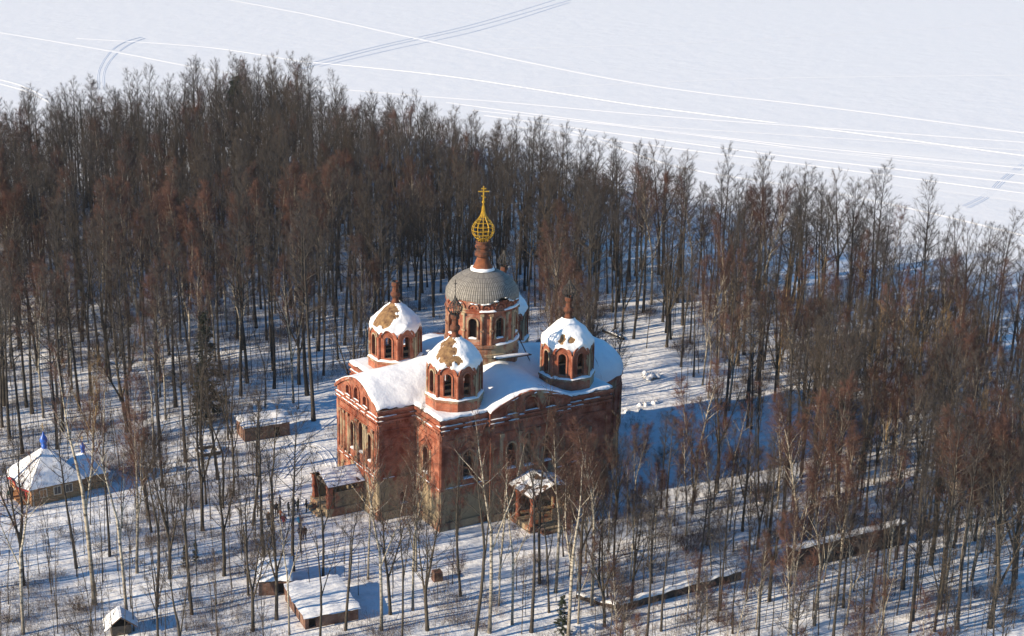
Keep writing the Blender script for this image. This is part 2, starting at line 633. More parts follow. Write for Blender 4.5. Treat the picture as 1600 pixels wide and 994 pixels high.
PER = [(0, 0), (A0, 0), (A0, -.6), (A1, -.6), (A1, 0), (S, 0), (S, S), (A1, S), (A1, S + .6), (A0, S + .6), (A0, S), (0, S), (0, A1), (-5, A1), (-5, A0), (0, A0)]
RISE = {2: 1.8, 8: 1.8, 13: 2.2}
WIN = {0: [(3.8, 6.2, 1.5, 3.6)], 2: [(3.0, 6.6, 1.25, 3.3), (5.5, 6.5, 1.4, 4.2), (8.15, 6.6, 1.25, 3.3)], 4: [(2.3, 6.2, 1.5, 3.6)],
       5: [(3.3, 6.2, 1.5, 3.6), (20.9, 6.2, 1.5, 3.6)], 6: [(3.2, 6.2, 1.5, 3.6)], 8: [(3.2, 6.6, 1.2, 3.3), (5.7, 6.6, 1.3, 4.0), (8.2, 6.6, 1.2, 3.3)],
       10: [(3.2, 6.2, 1.5, 3.6)], 11: [(3.2, 6.3, 1.3, 3.4)], 12: [(2.6, 6.3, 1.0, 3.2)], 13: [(4.4, 7.0, .85, 3.5), (6.9, 7.3, .95, 3.95), (9.25, 7.0, .85, 3.5)],
       14: [(3.4, 1.6, 1.1, 1.65)], 15: [(2.85, 6.35, 1.15, 3.4)]}
NICHE = {2: [(3.0, 13.6, 1.3, 1.2), (5.7, 13.7, 1.7, 1.65), (8.4, 13.6, 1.3, 1.2)], 13: [(3.3, 13.7, 1.1, 1.25), (5.7, 13.8, 1.2, 1.6), (8.1, 13.7, 1.1, 1.25)],
         8: [(3.0, 13.6, 1.3, 1.2), (5.7, 13.7, 1.7, 1.65), (8.4, 13.6, 1.3, 1.2)]}
wall = MB(); trim = MB(); ledge = MB()
frames = []


def topz(i, s, L):
    if i in RISE:
        x = (s - L / 2) / (L / 2)
        return HW + .15 + RISE[i] * (1 - abs(x) ** 1.75)
    return HW


def snow_strip(F, s0, s1, z, w):
    """broken line of snow lying on a ledge"""
    s = s0
    while s < s1 - .3:
        l = rnd.uniform(.6, 3.2)
        e = min(s + l, s1)
        if rnd.random() < .72:
            n = max(2, int((e - s) / .4))
            vs = []
            for i in range(n + 1):
                q = s + (e - s) * i / n
                hh = rnd.uniform(.06, .15) * (.4 if i in (0, n) else 1)
                ww = w * rnd.uniform(.7, 1.05)
                vs += [F(q, z + .004, .012), F(q, z + hh, .03), F(q, z + hh * .85, ww * .75), F(q, z + .004, ww)]
            fs = [(4 * i + j, 4 * i + j + 1, 4 * i + 5 + j, 4 * i + 4 + j) for i in range(n) for j in range(3)]
            ledge.add(vs, fs, 'snow')
        s = e + rnd.uniform(.05, .7)


def window_part(F, w, parent, d, seed, bars=True, sill=True, mat_s='plaster', name='window'):
    sc, z0, ww, hh = w
    q = MB()
    poly = arch_poly(sc, z0, ww + .02, hh + .01)
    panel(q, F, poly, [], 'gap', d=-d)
    if bars:
        rr = random.Random(seed)
        for k in range(1, 3):
            z = z0 + (hh - ww / 2) * k / 2.2
            band(q, F, sc - ww / 2 + .02, sc + ww / 2 - .02, z, z + .07, .07, 'timber', d0=-d + .06)
        if rr.random() < .7:
            band(q, F, sc - .035, sc + .035, z0 + .01, z0 + hh - .1, .06, 'timber', d0=-d + .15)
    o = fixn(q.build(name, parent))
    t = MB()
    r = ww / 2
    path = [(sc + r + .02, z0 - .05)] + [(sc + (r + .02) * math.cos(PI * i / 8), z0 + hh - r + (r + .02) * math.sin(PI * i / 8)) for i in range(9)] + [(sc - r - .02, z0 - .05)]
    sweep(t, F, list(reversed(path)), -.20, .14, mat_s)
    fixn(t.build('surround', o))
    if sill:
        t = MB()
        n = 5
        vs = []
        for i in range(n + 1):
            s_ = sc - r * .95 + 2 * r * .95 * i / n
            h_ = .10 + .12 * random.Random(seed * 7 + i).random()
            vs += [F(s_, z0 + .006, .20), F(s_, z0 + h_ * .8, .12), F(s_, z0 + h_, -.15), F(s_, z0 + .01, -d + .05)]
        t.add(vs, [(4 * i + j, 4 * i + j + 1, 4 * i + 5 + j, 4 * i + 4 + j) for i in range(n) for j in range(3)], 'snow')
        t.build('sill_snow', o, smooth=True)
    return o


for i in range(len(PER)):
    F = Frame(PER[i], PER[(i + 1) % len(PER)])
    frames.append(F)
    L = F.L
    n = 24 if i in RISE else 1
    top = [(L * k / n, topz(i, L * k / n, L)) for k in range(n + 1)]
    outline = [(0, -.6), (L, -.6)] + list(reversed(top))
    holes = [arch_poly(*w) for w in WIN.get(i, [])]
    niches = [arch_poly(*w) for w in NICHE.get(i, [])]
    panel(wall, F, outline, holes, 'brick', depth=.75) if not niches else None
    if niches:
        panel(wall, F, outline, holes + niches, 'brick')
        for h_, dp in [(x, .75) for x in holes] + [(x, .28) for x in niches]:
            k = len(h_)
            wall.add([F(p[0], p[1], 0) for p in h_] + [F(p[0], p[1], -dp) for p in h_], [(j, (j + 1) % k, k + (j + 1) % k, k + j) for j in range(k)], 'brick')
        for h_ in niches:
            panel(wall, F, [(p[0] * 1.0, p[1]) for p in h_], [], 'brick', d=-.28)
        for w in NICHE[i]:
            r = w[2] / 2
            path = [(w[0] - (r + .02) * math.cos(PI * t / 8), w[1] + w[3] - r + (r + .02) * math.sin(PI * t / 8)) for t in range(9)]
            sweep(trim, F, [(w[0] - r - .02, w[1])] + path + [(w[0] + r + .02, w[1])], -.2, .13, 'brick_high')
            snow_strip(F, w[0] - r - .2, w[0] + r + .2, w[1] + .002, .18)
            band(trim, F, w[0] - r - .3, w[0] + r + .3, w[1] - .22, w[1], .2, 'brick_high')
    for k, w in enumerate(WIN.get(i, [])):
        window_part(F, w, church, .72, i * 10 + k)
    # mouldings
    if L > 2:
        band(trim, F, -.12, L + .12, -.6, 1.0, .18, 'plaster')
        band(trim, F, -.06, L + .06, 5.15, 5.38, .14, 'brick')
        snow_strip(F, 0, L, 5.38, .14)
        for za, zb, pr in ((11.35, 11.5, .10), (12.55, 12.8, .17), (13.15, 13.35, .22)):
            band(trim, F, -pr, L + pr, za, zb, pr, 'brick_high')
            if zb > 12:
                snow_strip(F, 0, L, zb, pr)
        if i not in RISE:
            band(trim, F, -.25, L + .25, 13.78, 14.12, .28, 'brick_high')
        # denticle course
        q = .35
        while q < L - .35:
            band(trim, F, q, q + .16, 12.25, 12.55, .12, 'brick_high')
            q += .42
        # corner pilasters
        for s0, s1 in ((.02, .62), (L - .62, L - .02)):
            band(trim, F, s0, s1, 1.0, 5.15, .12, 'plaster')
            band(trim, F, s0, s1, 5.38, 12.25, .12, 'brick')
    if i == 13:
        for s_ in (1.25, 2.05, 3.3, 5.55, 5.95, 7.85, 8.25, 10.1):
            half_column(trim, F, s_, 6.3, 11.0, .21, 'plaster')
            band(trim, F, s_ - .28, s_ + .28, 11.0, 11.35, .27, 'plaster')
            band(trim, F, s_ - .28, s_ + .28, 5.95, 6.3, .27, 'plaster')
        band(trim, F, .7, L - .7, 5.6, 5.93, .2, 'brick')
        snow_strip(F, .8, L - .8, 5.93, .2)
    elif i in (2, 8):
        for s_ in (1.6, 4.25, 6.75, 9.6):
            half_column(trim, F, s_, 6.0, 10.9, .24, 'plaster')
            band(trim, F, s_ - .3, s_ + .3, 10.9, 11.3, .3, 'plaster')
    elif i in WIN and i != 14:
        for w in WIN[i]:
            for e in (-1, 1):
                half_column(trim, F, w[0] + e * (w[2] / 2 + .48), 5.9, 9.6, .17, 'plaster')
            # gabled hood over the window
            sweep(trim, F, [(w[0] - 1.5, 10.1), (w[0], 11.2), (w[0] + 1.5, 10.1)], .22, .18, 'brick_high')
    if i in RISE:
        path = [(L * k / 24, topz(i, L * k / 24, L)) for k in range(25)]
        sweep(trim, F, path, .4, .22, 'brick_high')
# gable thickness so the crowns of the arms read as walls
for i in RISE:
    F = frames[i]; L = F.L
    top = [(L * k / 24, topz(i, L * k / 24, L)) for k in range(25)]
    vs = [F(s_, z, .0) for s_, z in top] + [F(s_, z, -.7) for s_, z in top]
    wall.add(vs, [(k, k + 1, 25 + k + 1, 25 + k) for k in range(24)], 'brick')
    panel(wall, F, [(0, HW - .5), (L, HW - .5)] + list(reversed(top)), [], 'brick', d=-.7, flip=True)
# apse
AX, AR, AH = 26.5, 6.4, 13.0
pts = [(S, AC - AR)] + [(AX + AR * math.cos(t), AC + AR * math.sin(t)) for t in [-PI / 2 + PI * k / 14 for k in range(15)]] + [(S, AC + AR)]
apse = MB()
for k in range(len(pts) - 1):
    F = Frame(pts[k], pts[k + 1]); L = F.L
    holes = [arch_poly(L / 2, 6.2, .9, 3.3)] if k in (4, 8, 12) else []
    panel(apse, F, [(0, -.6), (L, -.6), (L, AH), (0, AH)], holes, 'brick', depth=.5)
    for za, zb, pr in ((-.6, 1.0, .16), (5.15, 5.38, .13), (11.3, 11.5, .14), (12.5, 12.95, .25)):
        band(apse, F, -.03, L + .03, za, zb, pr, 'brick_high')
    half_column(apse, F, 0, 5.4, 11.3, .2, 'brick')
apse_o = apse.build('apse', church)
for k in (4, 8, 12):
    F = Frame(pts[k], pts[k + 1])
    window_part(F, (F.L / 2, 6.2, .9, 3.3), apse_o, .48, 300 + k, sill=False)
q = MB()
nr, na = 8, 22
vs, fs = [], []
for i in range(nr + 1):
    e = (PI / 2) * i / nr
    for j in range(na + 1):
        t = -PI / 2 + PI * j / na
        rr = (AR + .28) * math.cos(e) * (1 + .02 * noise.noise(Vector((i * .7, j * .6, 3))))
        zz = AH - .12 + 4.3 * math.sin(e) + .25 * noise.noise(Vector((j * .5, i * .5, 9)))
        vs.append((AX + rr * math.cos(t), AC + rr * math.sin(t), zz))
for i in range(nr):
    for j in range(na):
        fs.append((i * (na + 1) + j, i * (na + 1) + j + 1, (i + 1) * (na + 1) + j + 1, (i + 1) * (na + 1) + j))
q.add(vs, fs, 'snow')
for sgn in (-1, 1):
    vs2 = []
    for i in range(nr + 1):
        e = (PI / 2) * i / nr
        for x in (S - .05, AX):
            vs2.append((x, AC + sgn * (AR + .28) * math.cos(e), AH - .12 + 4.3 * math.sin(e)))
    q.add(vs2, [(2 * i, 2 * i + 1, 2 * i + 3, 2 * i + 2) for i in range(nr)], 'snow')
q.build('apse_snow', apse_o, smooth=True)

o = fixn(wall.build('wall', church))
o = fixn(trim.build('wall_moulding', church))
tag(ledge.build('ledge_snow', church, smooth=True), kind='stuff')


# roof as one sheet over arms and corners, snow above it
def roof_z(u, v):
    def arm(d_fac, across, rise):
        x = (across - AC) / 5.75
        if abs(x) >= 1:
            return -9
        k = max(0.0, min(1.0, d_fac / 12))
        return HW + .05 + (rise + 1.5 * k) * (1 - abs(x) ** (1.75 - .35 * k))
    z = HW + .02
    z = max(z, arm(u + 5, v, 2.05) if u < AC else -9)
    z = max(z, arm(v + .6, u, 1.6) if v < AC else -9)
    z = max(z, arm(S + .6 - v, u, 1.6) if v > AC else -9)
    z = max(z, arm(S - u + 4, v, 1.6) if u > AC else -9)
    return z


def in_church(u, v, e=0.0):
    return (-e <= u <= S + e and -e <= v <= S + e) or (-5 - e <= u <= S + e and A0 - e <= v <= A1 + e and u <= 2) or (A0 - e <= u <= A1 + e and -.6 - e <= v <= S + .6 + e)


def sheet(name, st, e, zfn, mat, skirt, jitter):
    us = [-5 + e_ for e_ in [0]]
    nu = round((S + 5 + 2 * e) / st); nv = round((S + 1.2 + 2 * e) / st)
    uu = [-5 - e + (S + 5 + 2 * e) * i / nu for i in range(nu + 1)]
    vv = [-.6 - e + (S + 1.2 + 2 * e) * i / nv for i in range(nv + 1)]
    # snap grid lines to the edges of the plan so the sheet follows them
    for arr, keys in ((uu, (-e, A0 - e, A1 + e)), (vv, (-e, A0 - e, A1 + e, S + e))):
        for k in keys:
            j = min(range(len(arr)), key=lambda t: abs(arr[t] - k)); arr[j] = k
    idx, vs, fs = {}, [], []

    def vid(i, j):
        if (i, j) not in idx:
            idx[(i, j)] = len(vs); vs.append((uu[i], vv[j], zfn(uu[i], vv[j])))
        return idx[(i, j)]
    cells = set()
    for i in range(nu):
        for j in range(nv):
            if in_church((uu[i] + uu[i + 1]) / 2, (vv[j] + vv[j + 1]) / 2, e):
                cells.add((i, j))
                fs.append((vid(i, j), vid(i + 1, j), vid(i + 1, j + 1), vid(i, j + 1)))
    q = MB(); q.add(vs, fs, mat)
    if skirt:
        bm = bmesh.new()
        me = bpy.data.meshes.new('t'); me.from_pydata(vs, [], fs)
        bm.from_mesh(me); bm.edges.ensure_lookup_table()
        be = [ed for ed in bm.edges if len(ed.link_faces) == 1]
        r = bmesh.ops.extrude_edge_only(bm, edges=be)
        nvs = [g for g in r['geom'] if isinstance(g, bmesh.types.BMVert)]
        for vv_ in nvs:
            p = vv_.co
            o_ = jitter * noise.noise(Vector((p.x * .9, p.y * .9, 5))) + jitter * .6 * noise.noise(Vector((p.x * 2.5, p.y * 2.5, 2)))
            cdir = Vector((p.x - AC, p.y - AC, 0)).normalized()
            p += cdir * (o_ + .06) + Vector((0, 0, -skirt * (.7 + .5 * noise.noise(Vector((p.x * 1.3, p.y * 1.3, 8))))))
        bm.to_mesh(me); bm.free()
        q = MB(); q.add([v_.co for v_ in me.vertices], [tuple(p.vertices) for p in me.polygons], mat)
        bpy.data.meshes.remove(me)
    return fixn(q.build(name, church, smooth=bool(skirt)))


sheet('roof', .8, -.1, lambda u, v: roof_z(u, v) - .06, 'rust', 0, 0)


def roof_snow_z(u, v):
    z = 0
    for du, dv in ((0, 0), (.5, 0), (-.5, 0), (0, .5), (0, -.5)):
        z += roof_z(u + du, v + dv) / 5
    d = math.hypot(u - 12.3, v - 11.8)
    drift = .5 * math.exp(-((d - 4.6) / 1.3) ** 2) if d > 4 else .3
    return z + .30 + .16 * noise.noise(Vector((u / 3.1, v / 3.1, 1))) + .07 * noise.noise(Vector((u / 1.1, v / 1.1, 6))) + drift


sheet('roof_snow', .42, .12, roof_snow_z, 'snow', .42, .2)


# ------------------------------------------------------------------ corner towers
def tower(cx, cy, bare, cage, seed):
    root_z = HW - .3
    t = MB()
    n8 = [R(22.5 + 45 * k) for k in range(9)]
    RB, RT, zb, zt = 3.5, 3.25, 2.0, 5.7         # heights above root_z
    base = MB()
    for k in range(8):
        F = Frame((RB * math.cos(n8[k]), RB * math.sin(n8[k])), (RB * math.cos(n8[k + 1]), RB * math.sin(n8[k + 1])))
        base.add([F(0, 0), F(F.L, 0), F(F.L, zb), F(0, zb)], [(0, 1, 2, 3)], 'brick_high' if k not in (6, 7, 2) else 'plaster')
        band(base, F, -.05, F.L + .05, zb - .28, zb, .12, 'plaster')
        F2 = Frame((RT * math.cos(n8[k]), RT * math.sin(n8[k])), (RT * math.cos(n8[k + 1]), RT * math.sin(n8[k + 1])))
        L = F2.L
        r = L / 2 - .02
        top = [(L / 2 + r * math.cos(PI * i / 10), zt - .55 + r * .95 * math.sin(PI * i / 10)) for i in range(11)]
        hole = arch_poly(L / 2, zb + .42, .95, 2.8)
        outl = [(0, zb - .02), (L, zb - .02), (L, zt - .55)] + top[1:-1] + [(0, zt - .55)]
        panel(t, F2, outl, [hole], 'brick_high', depth=.4)
        # inner skin of the same wall
        k2 = 1 - .42 / (RT * math.cos(R(22.5)))
        Fi = Frame((RT * k2 * math.cos(n8[k]), RT * k2 * math.sin(n8[k])), (RT * k2 * math.cos(n8[k + 1]), RT * k2 * math.sin(n8[k + 1])))
        panel(t, Fi, [(0, zb - .02), (Fi.L, zb - .02), (Fi.L, zt + .2), (0, zt + .2)], [[(p[0] - L / 2 + Fi.L / 2, p[1]) for p in hole]], 'brick_high', flip=True)
    wt = t.build('tower_wall', None)
    root = empty('corner_tower', (cx, cy, root_z)); root.parent = church
    wt.parent = root
    b_ = base.build('tower_base', root)
    mo = MB()
    sn = MB()
    for k in range(8):
        F2 = Frame((RT * math.cos(n8[k]), RT * math.sin(n8[k])), (RT * math.cos(n8[k + 1]), RT * math.sin(n8[k + 1])))
        L = F2.L; r = L / 2 - .05
        m_ = 'plaster' if k in (6, 0, 3) else 'brick_high'
        sweep(mo, F2, [(L / 2 - r * math.cos(PI * i / 10), zt - .55 + r * .95 * math.sin(PI * i / 10)) for i in range(11)], .26, .2, m_)
        ro = .49
        sweep(mo, F2, [(L / 2 - ro, zb + .5)] + [(L / 2 - ro * math.cos(PI * i / 8), zb + 2.76 + ro * math.sin(PI * i / 8)) for i in range(9)] + [(L / 2 + ro, zb + .5)], -.18, .12, m_)
        half_column(mo, F2, 0, zb, zt - .6, .19, m_)
    vs = []
    for k in range(8):
        F = Frame((RB * math.cos(n8[k]), RB * math.sin(n8[k])), (RB * math.cos(n8[k + 1]), RB * math.sin(n8[k + 1])))
        for i in range(5):
            s_ = F.L * i / 5
            h_ = .10 + .14 * random.Random(seed * 91 + k * 7 + i).random()
            vs += [F(s_, zb + .005, .10), F(s_, zb + h_ * .7, .06), F(s_, zb + h_ * 1.4, -.2), F(s_, zb + h_ * 1.3, -.36)]
    sn.add(vs, [(4 * i + j, 4 * i + j + 1, (4 * i + 5 + j) % 160, (4 * i + 4 + j) % 160) for i in range(40) for j in range(3)], 'snow')
    fixn(mo.build('tower_moulding', root))
    sn.build('ledge_snow', root, smooth=True)
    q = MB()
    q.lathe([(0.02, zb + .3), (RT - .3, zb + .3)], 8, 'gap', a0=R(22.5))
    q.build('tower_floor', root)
    prof = [(3.05, 5.30), (3.13, 5.6), (3.08, 6.1), (2.84, 6.75), (2.36, 7.4), (1.78, 7.95), (1.24, 8.4), (.86, 8.7), (.62, 9.0)]
    pr2 = []
    for i in range(len(prof) - 1):
        for k in range(3):
            f_ = k / 3
            pr2.append((prof[i][0] * (1 - f_) + prof[i + 1][0] * f_, prof[i][1] * (1 - f_) + prof[i + 1][1] * f_))
    pr2.append(prof[-1])

    def edge(r, z, t_, i):
        # lower rim lifts over each little gable
        w = max(0.0, math.cos(4 * t_)) ** .7 if math.cos(4 * t_) > 0 else 0
        w = abs(math.cos(4 * t_))
        c4 = .5 + .5 * math.cos(8 * t_)
        k = max(0.0, 1 - (z - 5.30) / 1.6)
        return r + .14 * k * c4, z + 1.0 * k * c4
    d = MB()
    d.lathe(pr2, 64, 'plaster_dome', fn=edge)
    do = d.build('cupola', root, smooth=True)
    s_ = MB()

    def cap(r, z, t_, i):
        r, z = edge(r, z, t_, i)
        p = Vector((r * math.cos(t_), r * math.sin(t_), z))
        th = .15 + .10 * noise.noise(p * .9 + Vector((seed, 0, 0))) + .05 * noise.noise(p * 2.6)
        for ba, bz, br, bw in bare:
            da = ((math.degrees(t_) - ba + 180) % 360 - 180) / 57.3 * max(r, 1.2)
            dd = math.hypot(da / bw, z - bz) + .55 * noise.noise(p * 1.6 + Vector((0, seed, 0))) + .2 * noise.noise(p * 4.5)
            if dd < br:
                th -= .42 * min(1, (br - dd) / .22)
        if i == 0:
            th = min(th, .02) - .02
            z -= .08 + .13 * noise.noise(Vector((math.cos(t_) * 5, math.sin(t_) * 5, seed)))
            return r + .10, z
        return r + th, z + th * .6
    s_.lathe([p for p in pr2], 96, 'snow', fn=cap)
    s_.build('cupola_snow', do, smooth=True)
    nk = MB()
    nk.lathe([(1.05, 8.45), (.74, 8.9), (.52, 9.35), (.48, 9.6), (.70, 9.85), (.78, 10.05), (.72, 10.3), (.52, 10.45), (.47, 10.7), (.47, 11.1), (.62, 11.25), (.66, 11.5), (.6, 11.75), (.42, 11.78), (.40, 11.3)], 20, 'neck',
             fn=lambda r, z, t_, i: (r * (.82 if i > 0 else 1) * (1 + .09 * noise.noise(Vector((math.cos(t_) * 2, math.sin(t_) * 2, z + seed)))), z))
    nk.lathe([(.44, 11.2), (.52, 11.45), (.5, 11.8), (.36, 11.82)], 12, 'iron')
    nk.build('lantern', root, smooth=False)
    if cage:
        g = MB()
        for k in range(14):
            t_ = 2 * PI * k / 14
            pr = [(.5, 11.75), (.82, 12.2), (.86, 12.55), (.6, 13.0), (.25, 13.45), (.08, 13.9)]
            g.tube([(r * math.cos(t_), r * math.sin(t_), z) for r, z in pr], .05, 4, 'iron')
        for r, z in ((.84, 12.3), (.66, 12.95), (.55, 11.85)):
            g.tube([(r * math.cos(2 * PI * j / 16), r * math.sin(2 * PI * j / 16), z) for j in range(17)], .035, 4, 'iron')
        g.tube([(0, 0, 11.7), (0, 0, cage)], .05, 5, 'iron', cap=True)
        if cage > 15:
            g.box((0, 0, cage - .5), (.5, .06, .06), 'iron')
        g.build('onion_cage', root)
    return root


# azimuth is measured in the church's own axes; the camera sees the side about 239 degrees
tower(4.0, 3.9, [(206, 7.6, 1.0, 1.3), (224, 6.95, .75, 1.2), (250, 6.85, .5, 1.0), (195, 8.4, .8, 1.6)], 16.0, 1)
tower(4.2, 19.8, [(208, 7.6, 1.0, 1.4), (215, 7.0, .75, 1.3), (190, 7.1, .8, 1.0), (200, 8.4, .8, 1.8)], 0, 2)
tower(20.1, 3.9, [(222, 6.95, .5, .8), (247, 6.85, .45, 1.1)], 14.2, 3)
tower(20.3, 19.9, [(170, 7.5, 1.0, 1.0)], 13.0, 4)

# ------------------------------------------------------------------ main drum and dome
DX, DY = 12.3, 11.8
drum = empty('main_drum', (DX, DY, 0)); drum.parent = church
RD = 4.35
w = MB(); mo = MB(); col = MB()
base = MB()
base.lathe([(4.62, 15.5), (4.62, 18.0), (4.72, 18.05), (4.72, 18.4), (4.55, 18.5), (4.55, 19.2), (4.75, 19.3), (4.75, 19.62), (4.2, 19.66)], 48, 'plaster')
base.build('drum_base', drum)
for k in range(16):
    t0, t1 = R(22.5 * k - 11.25), R(22.5 * k + 11.25)
    RR = RD / math.cos(R(11.25))
    F = Frame((RR * math.cos(t0), RR * math.sin(t0)), (RR * math.cos(t1), RR * math.sin(t1)))
    L = F.L
    if k % 2 == 0:
        win = (L / 2, 20.45, 1.05, 2.6)
        panel(w, F, [(0, 19.6), (L, 19.6), (L, 25.2), (0, 25.2)], [arch_poly(*win)], 'brick_high', depth=.55)
        window_part(F, win, drum, .53, 400 + k, bars=(k in (12, 4)), sill=True)
    else:
        w.add([F(0, 19.6), F(L, 19.6), F(L, 25.2), F(0, 25.2)], [(0, 1, 2, 3)], 'brick_high')
        for s_ in (.28, L - .28):
            half_column(col, F, s_, 19.66, 23.4, .2, 'plaster')
            band(col, F, s_ - .24, s_ + .24, 23.4, 23.7, .3, 'plaster')
            band(col, F, s_ - .24, s_ + .24, 21.4, 21.6, .26, 'plaster')
    for za, zb, pr in ((23.72, 23.95, .16), (24.1, 24.22, .1)):
        band(mo, F, -.05, L + .05, za, zb, pr, 'brick_high')
    r = L / 2 - .08
    for rr, pr in ((r, .2), (r * .5, .12)):
        sweep(mo, F, [(L / 2 - rr * math.cos(PI * i / 8), 24.35 + rr * math.sin(PI * i / 8)) for i in range(9)], .2, pr, 'brick_high')
fixn(w.build('drum_wall', drum))
fixn(mo.build('drum_moulding', drum))
fixn(col.build('half_columns', drum))
q = MB()


def ragged(r, z, t, i):
    if i < 3:
        k = (3 - i) / 3
        a = math.degrees(t) % 360
        e = .8 * noise.noise(Vector((math.cos(t) * 2.4, math.sin(t) * 2.4, 3))) + .5 * noise.noise(Vector((math.cos(t) * 7, math.sin(t) * 7, 1)))
        lift = .75 * math.exp(-((a - 275) / 16) ** 2) + .3 * math.exp(-((a - 215) / 20) ** 2)
        return r - .05 * k, z + k * (e + lift + .15)
    return r, z


prof = [(4.62, 24.75), (4.66, 25.1), (4.62, 25.5), (4.45, 25.95), (4.2, 26.4), (3.85, 26.85), (3.4, 27.25), (2.85, 27.62), (2.2, 27.95), (1.5, 28.2), (.9, 28.35)]
q.lathe(prof, 64, 'shingle', fn=ragged)
dome = q.build('main_dome', drum, smooth=True)
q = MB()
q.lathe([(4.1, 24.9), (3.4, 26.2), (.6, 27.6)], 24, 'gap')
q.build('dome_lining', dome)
q = MB()
q.lathe([(1.55, 28.20), (1.5, 28.42), (1.2, 28.55), (.9, 28.6)], 24, 'snow', fn=lambda r, z, t, i: (r * (1 + .22 * noise.noise(Vector((math.cos(t) * 1.5, math.sin(t) * 1.5, 2)))), z))
for a0_, a1_, zz in ((276, 318, 24.05), (236, 262, 24.0), (318, 352, 24.1)):
    vs = []
    n = 9
    for i in range(n + 1):
        t = R(a0_ + (a1_ - a0_) * i / n)
        h_ = .16 * (.3 if i in (0, n) else 1) * rnd.uniform(.7, 1.3)
        for rr, z_ in ((RD + .05, zz + h_), (RD + .33, zz + h_), (RD + .4, zz - .02)):
            vs.append((rr * math.cos(t), rr * math.sin(t), z_))
    q.add(vs, [(3 * i + j, 3 * i + j + 1, 3 * i + 4 + j, 3 * i + 3 + j) for i in range(n) for j in range(2)], 'snow')
for a0_, a1_ in ((262, 300), (300, 350), (200, 222)):
    vs = []
    n = 9
    for i in range(n + 1):
        t = R(a0_ + (a1_ - a0_) * i / n)
        h_ = .17 * (.3 if i in (0, n) else 1) * rnd.uniform(.7, 1.3)
        for rr, z_ in ((RD + .02, 19.66 + h_), (RD + .3, 19.66 + h_ * .9), (RD + .42, 19.63)):
            vs.append((rr * math.cos(t), rr * math.sin(t), z_))
    q.add(vs, [(3 * i + j, 3 * i + j + 1, 3 * i + 4 + j, 3 * i + 3 + j) for i in range(n) for j in range(2)], 'snow')
for k in range(26):       # snow caught along the ragged rim of the shingles
    t = R(rnd.uniform(180, 360)); e = rnd.uniform(.15, .35)
    rr = 4.64; zz = 24.95 + .4 * noise.noise(Vector((math.cos(t) * 2.4, math.sin(t) * 2.4, 3))) + .7 * math.exp(-((math.degrees(t) - 275) / 16) ** 2)
    vs = [(rr * math.cos(t + a / rr * e), rr * math.sin(t + a / rr * e), zz + b_ * e * .6) for a, b_ in ((-1, 0), (-.3, .5), (.5, .4), (1, 0), (.2, -.4))]
    vs += [(x * 1.025, y * 1.025, z_) for x, y, z_ in vs]
    q.add(vs, [(0, 1, 2, 3, 4), (9, 8, 7, 6, 5)] + [(i, (i + 1) % 5, 5 + (i + 1) % 5, 5 + i) for i in range(5)], 'snow')
tag(fixn(q.build('dome_snow', drum, smooth=True)), kind='stuff')
q = MB()
wob = lambda r, z, t, i: (r * (1 + .06 * noise.noise(Vector((math.cos(t) * 2, math.sin(t) * 2, z)))), z)
q.lathe([(1.45, 28.25), (1.2, 28.65), (.92, 29.2), (.72, 29.65), (.70, 29.85)], 24, 'neck_base', fn=wob)
q.lathe([(.70, 29.8), (1.0, 30.0), (1.06, 30.3), (.98, 30.55), (.78, 30.7), (.76, 30.95), (.98, 31.05), (1.02, 31.25), (.84, 31.35), (.82, 31.6), (.92, 31.7), (.9, 31.85), (.66, 31.85), (.6, 31.1)], 24, 'neck', fn=wob)
q.build('lantern', drum)
q = MB()
onion = [(.60, 31.6), (.62, 32.0), (1.0, 32.3), (1.3, 32.75), (1.4, 33.25), (1.32, 33.75), (1.02, 34.25), (.66, 34.65), (.38, 35.05), (.22, 35.55), (.13, 36.3)]
for k in range(12):
    t = 2 * PI * k / 12
    q.tube([(r * math.cos(t), r * math.sin(t), z) for r, z in onion], .04, 4, 'gilt')
for r, z in [onion[1], onion[2], onion[3], onion[4], onion[5], onion[6], onion[7], onion[8], onion[9]]:
    q.tube([(r * math.cos(2 * PI * j / 20), r * math.sin(2 * PI * j / 20), z) for j in range(21)], .042, 4, 'gilt')
on = q.build('gold_onion', drum)
q = MB()
q.tube([(0, 0, 34.8), (0, 0, 36.6), (0, 0, 38.75)], [.12, .10, .075], 6, 'gilt', cap=True)
q.lathe([(.02, 36.55), (.2, 36.7), (.2, 36.85), (.02, 37.0)], 10, 'gilt')
ang = -CH_A + R(8)
for z, l, tl in ((38.1, 1.35, 0), (38.45, .62, 0), (37.45, .6, .4)):
    q.box((0, 0, z), (l, .12, .13), 'gilt', rz=ang, tilt=(tl, 'Y'))
q.build('cross', on)
# ladder and fallen sheet leaning against the drum on the south arm
q = MB()
for e in (-.28, .28):
    q.tube([(17.3 + e * .5, 8.2 + e, 16.2), (16.0 + e * .5, 9.4 + e, 19.7)], .05, 5, 'iron')
for k in range(9):
    f_ = (k + .5) / 9
    q.tube([(17.3 - 1.3 * f_ - .14, 8.2 + 1.2 * f_ - .28, 16.2 + 3.5 * f_), (17.3 - 1.3 * f_ + .14, 8.2 + 1.2 * f_ + .28, 16.2 + 3.5 * f_)], .035, 4, 'iron')
ld = q.build('roof_ladder')
ld.location = (CH_X, CH_Y, .3); ld.rotation_euler = (0, 0, CH_A)
tag(ld, 'dark ladder leaning on the main drum above the snowy roof', 'ladder')
q = MB()
q.box((13.6, 6.5, 18.1), (6.0, .9, .12), 'timber', rz=R(12), tilt=(.1, 'Y'))
q.box((13.5, 6.5, 18.26), (5.2, .75, .16), 'snow', rz=R(12), tilt=(.1, 'Y'))
bd = q.build('fallen_board')
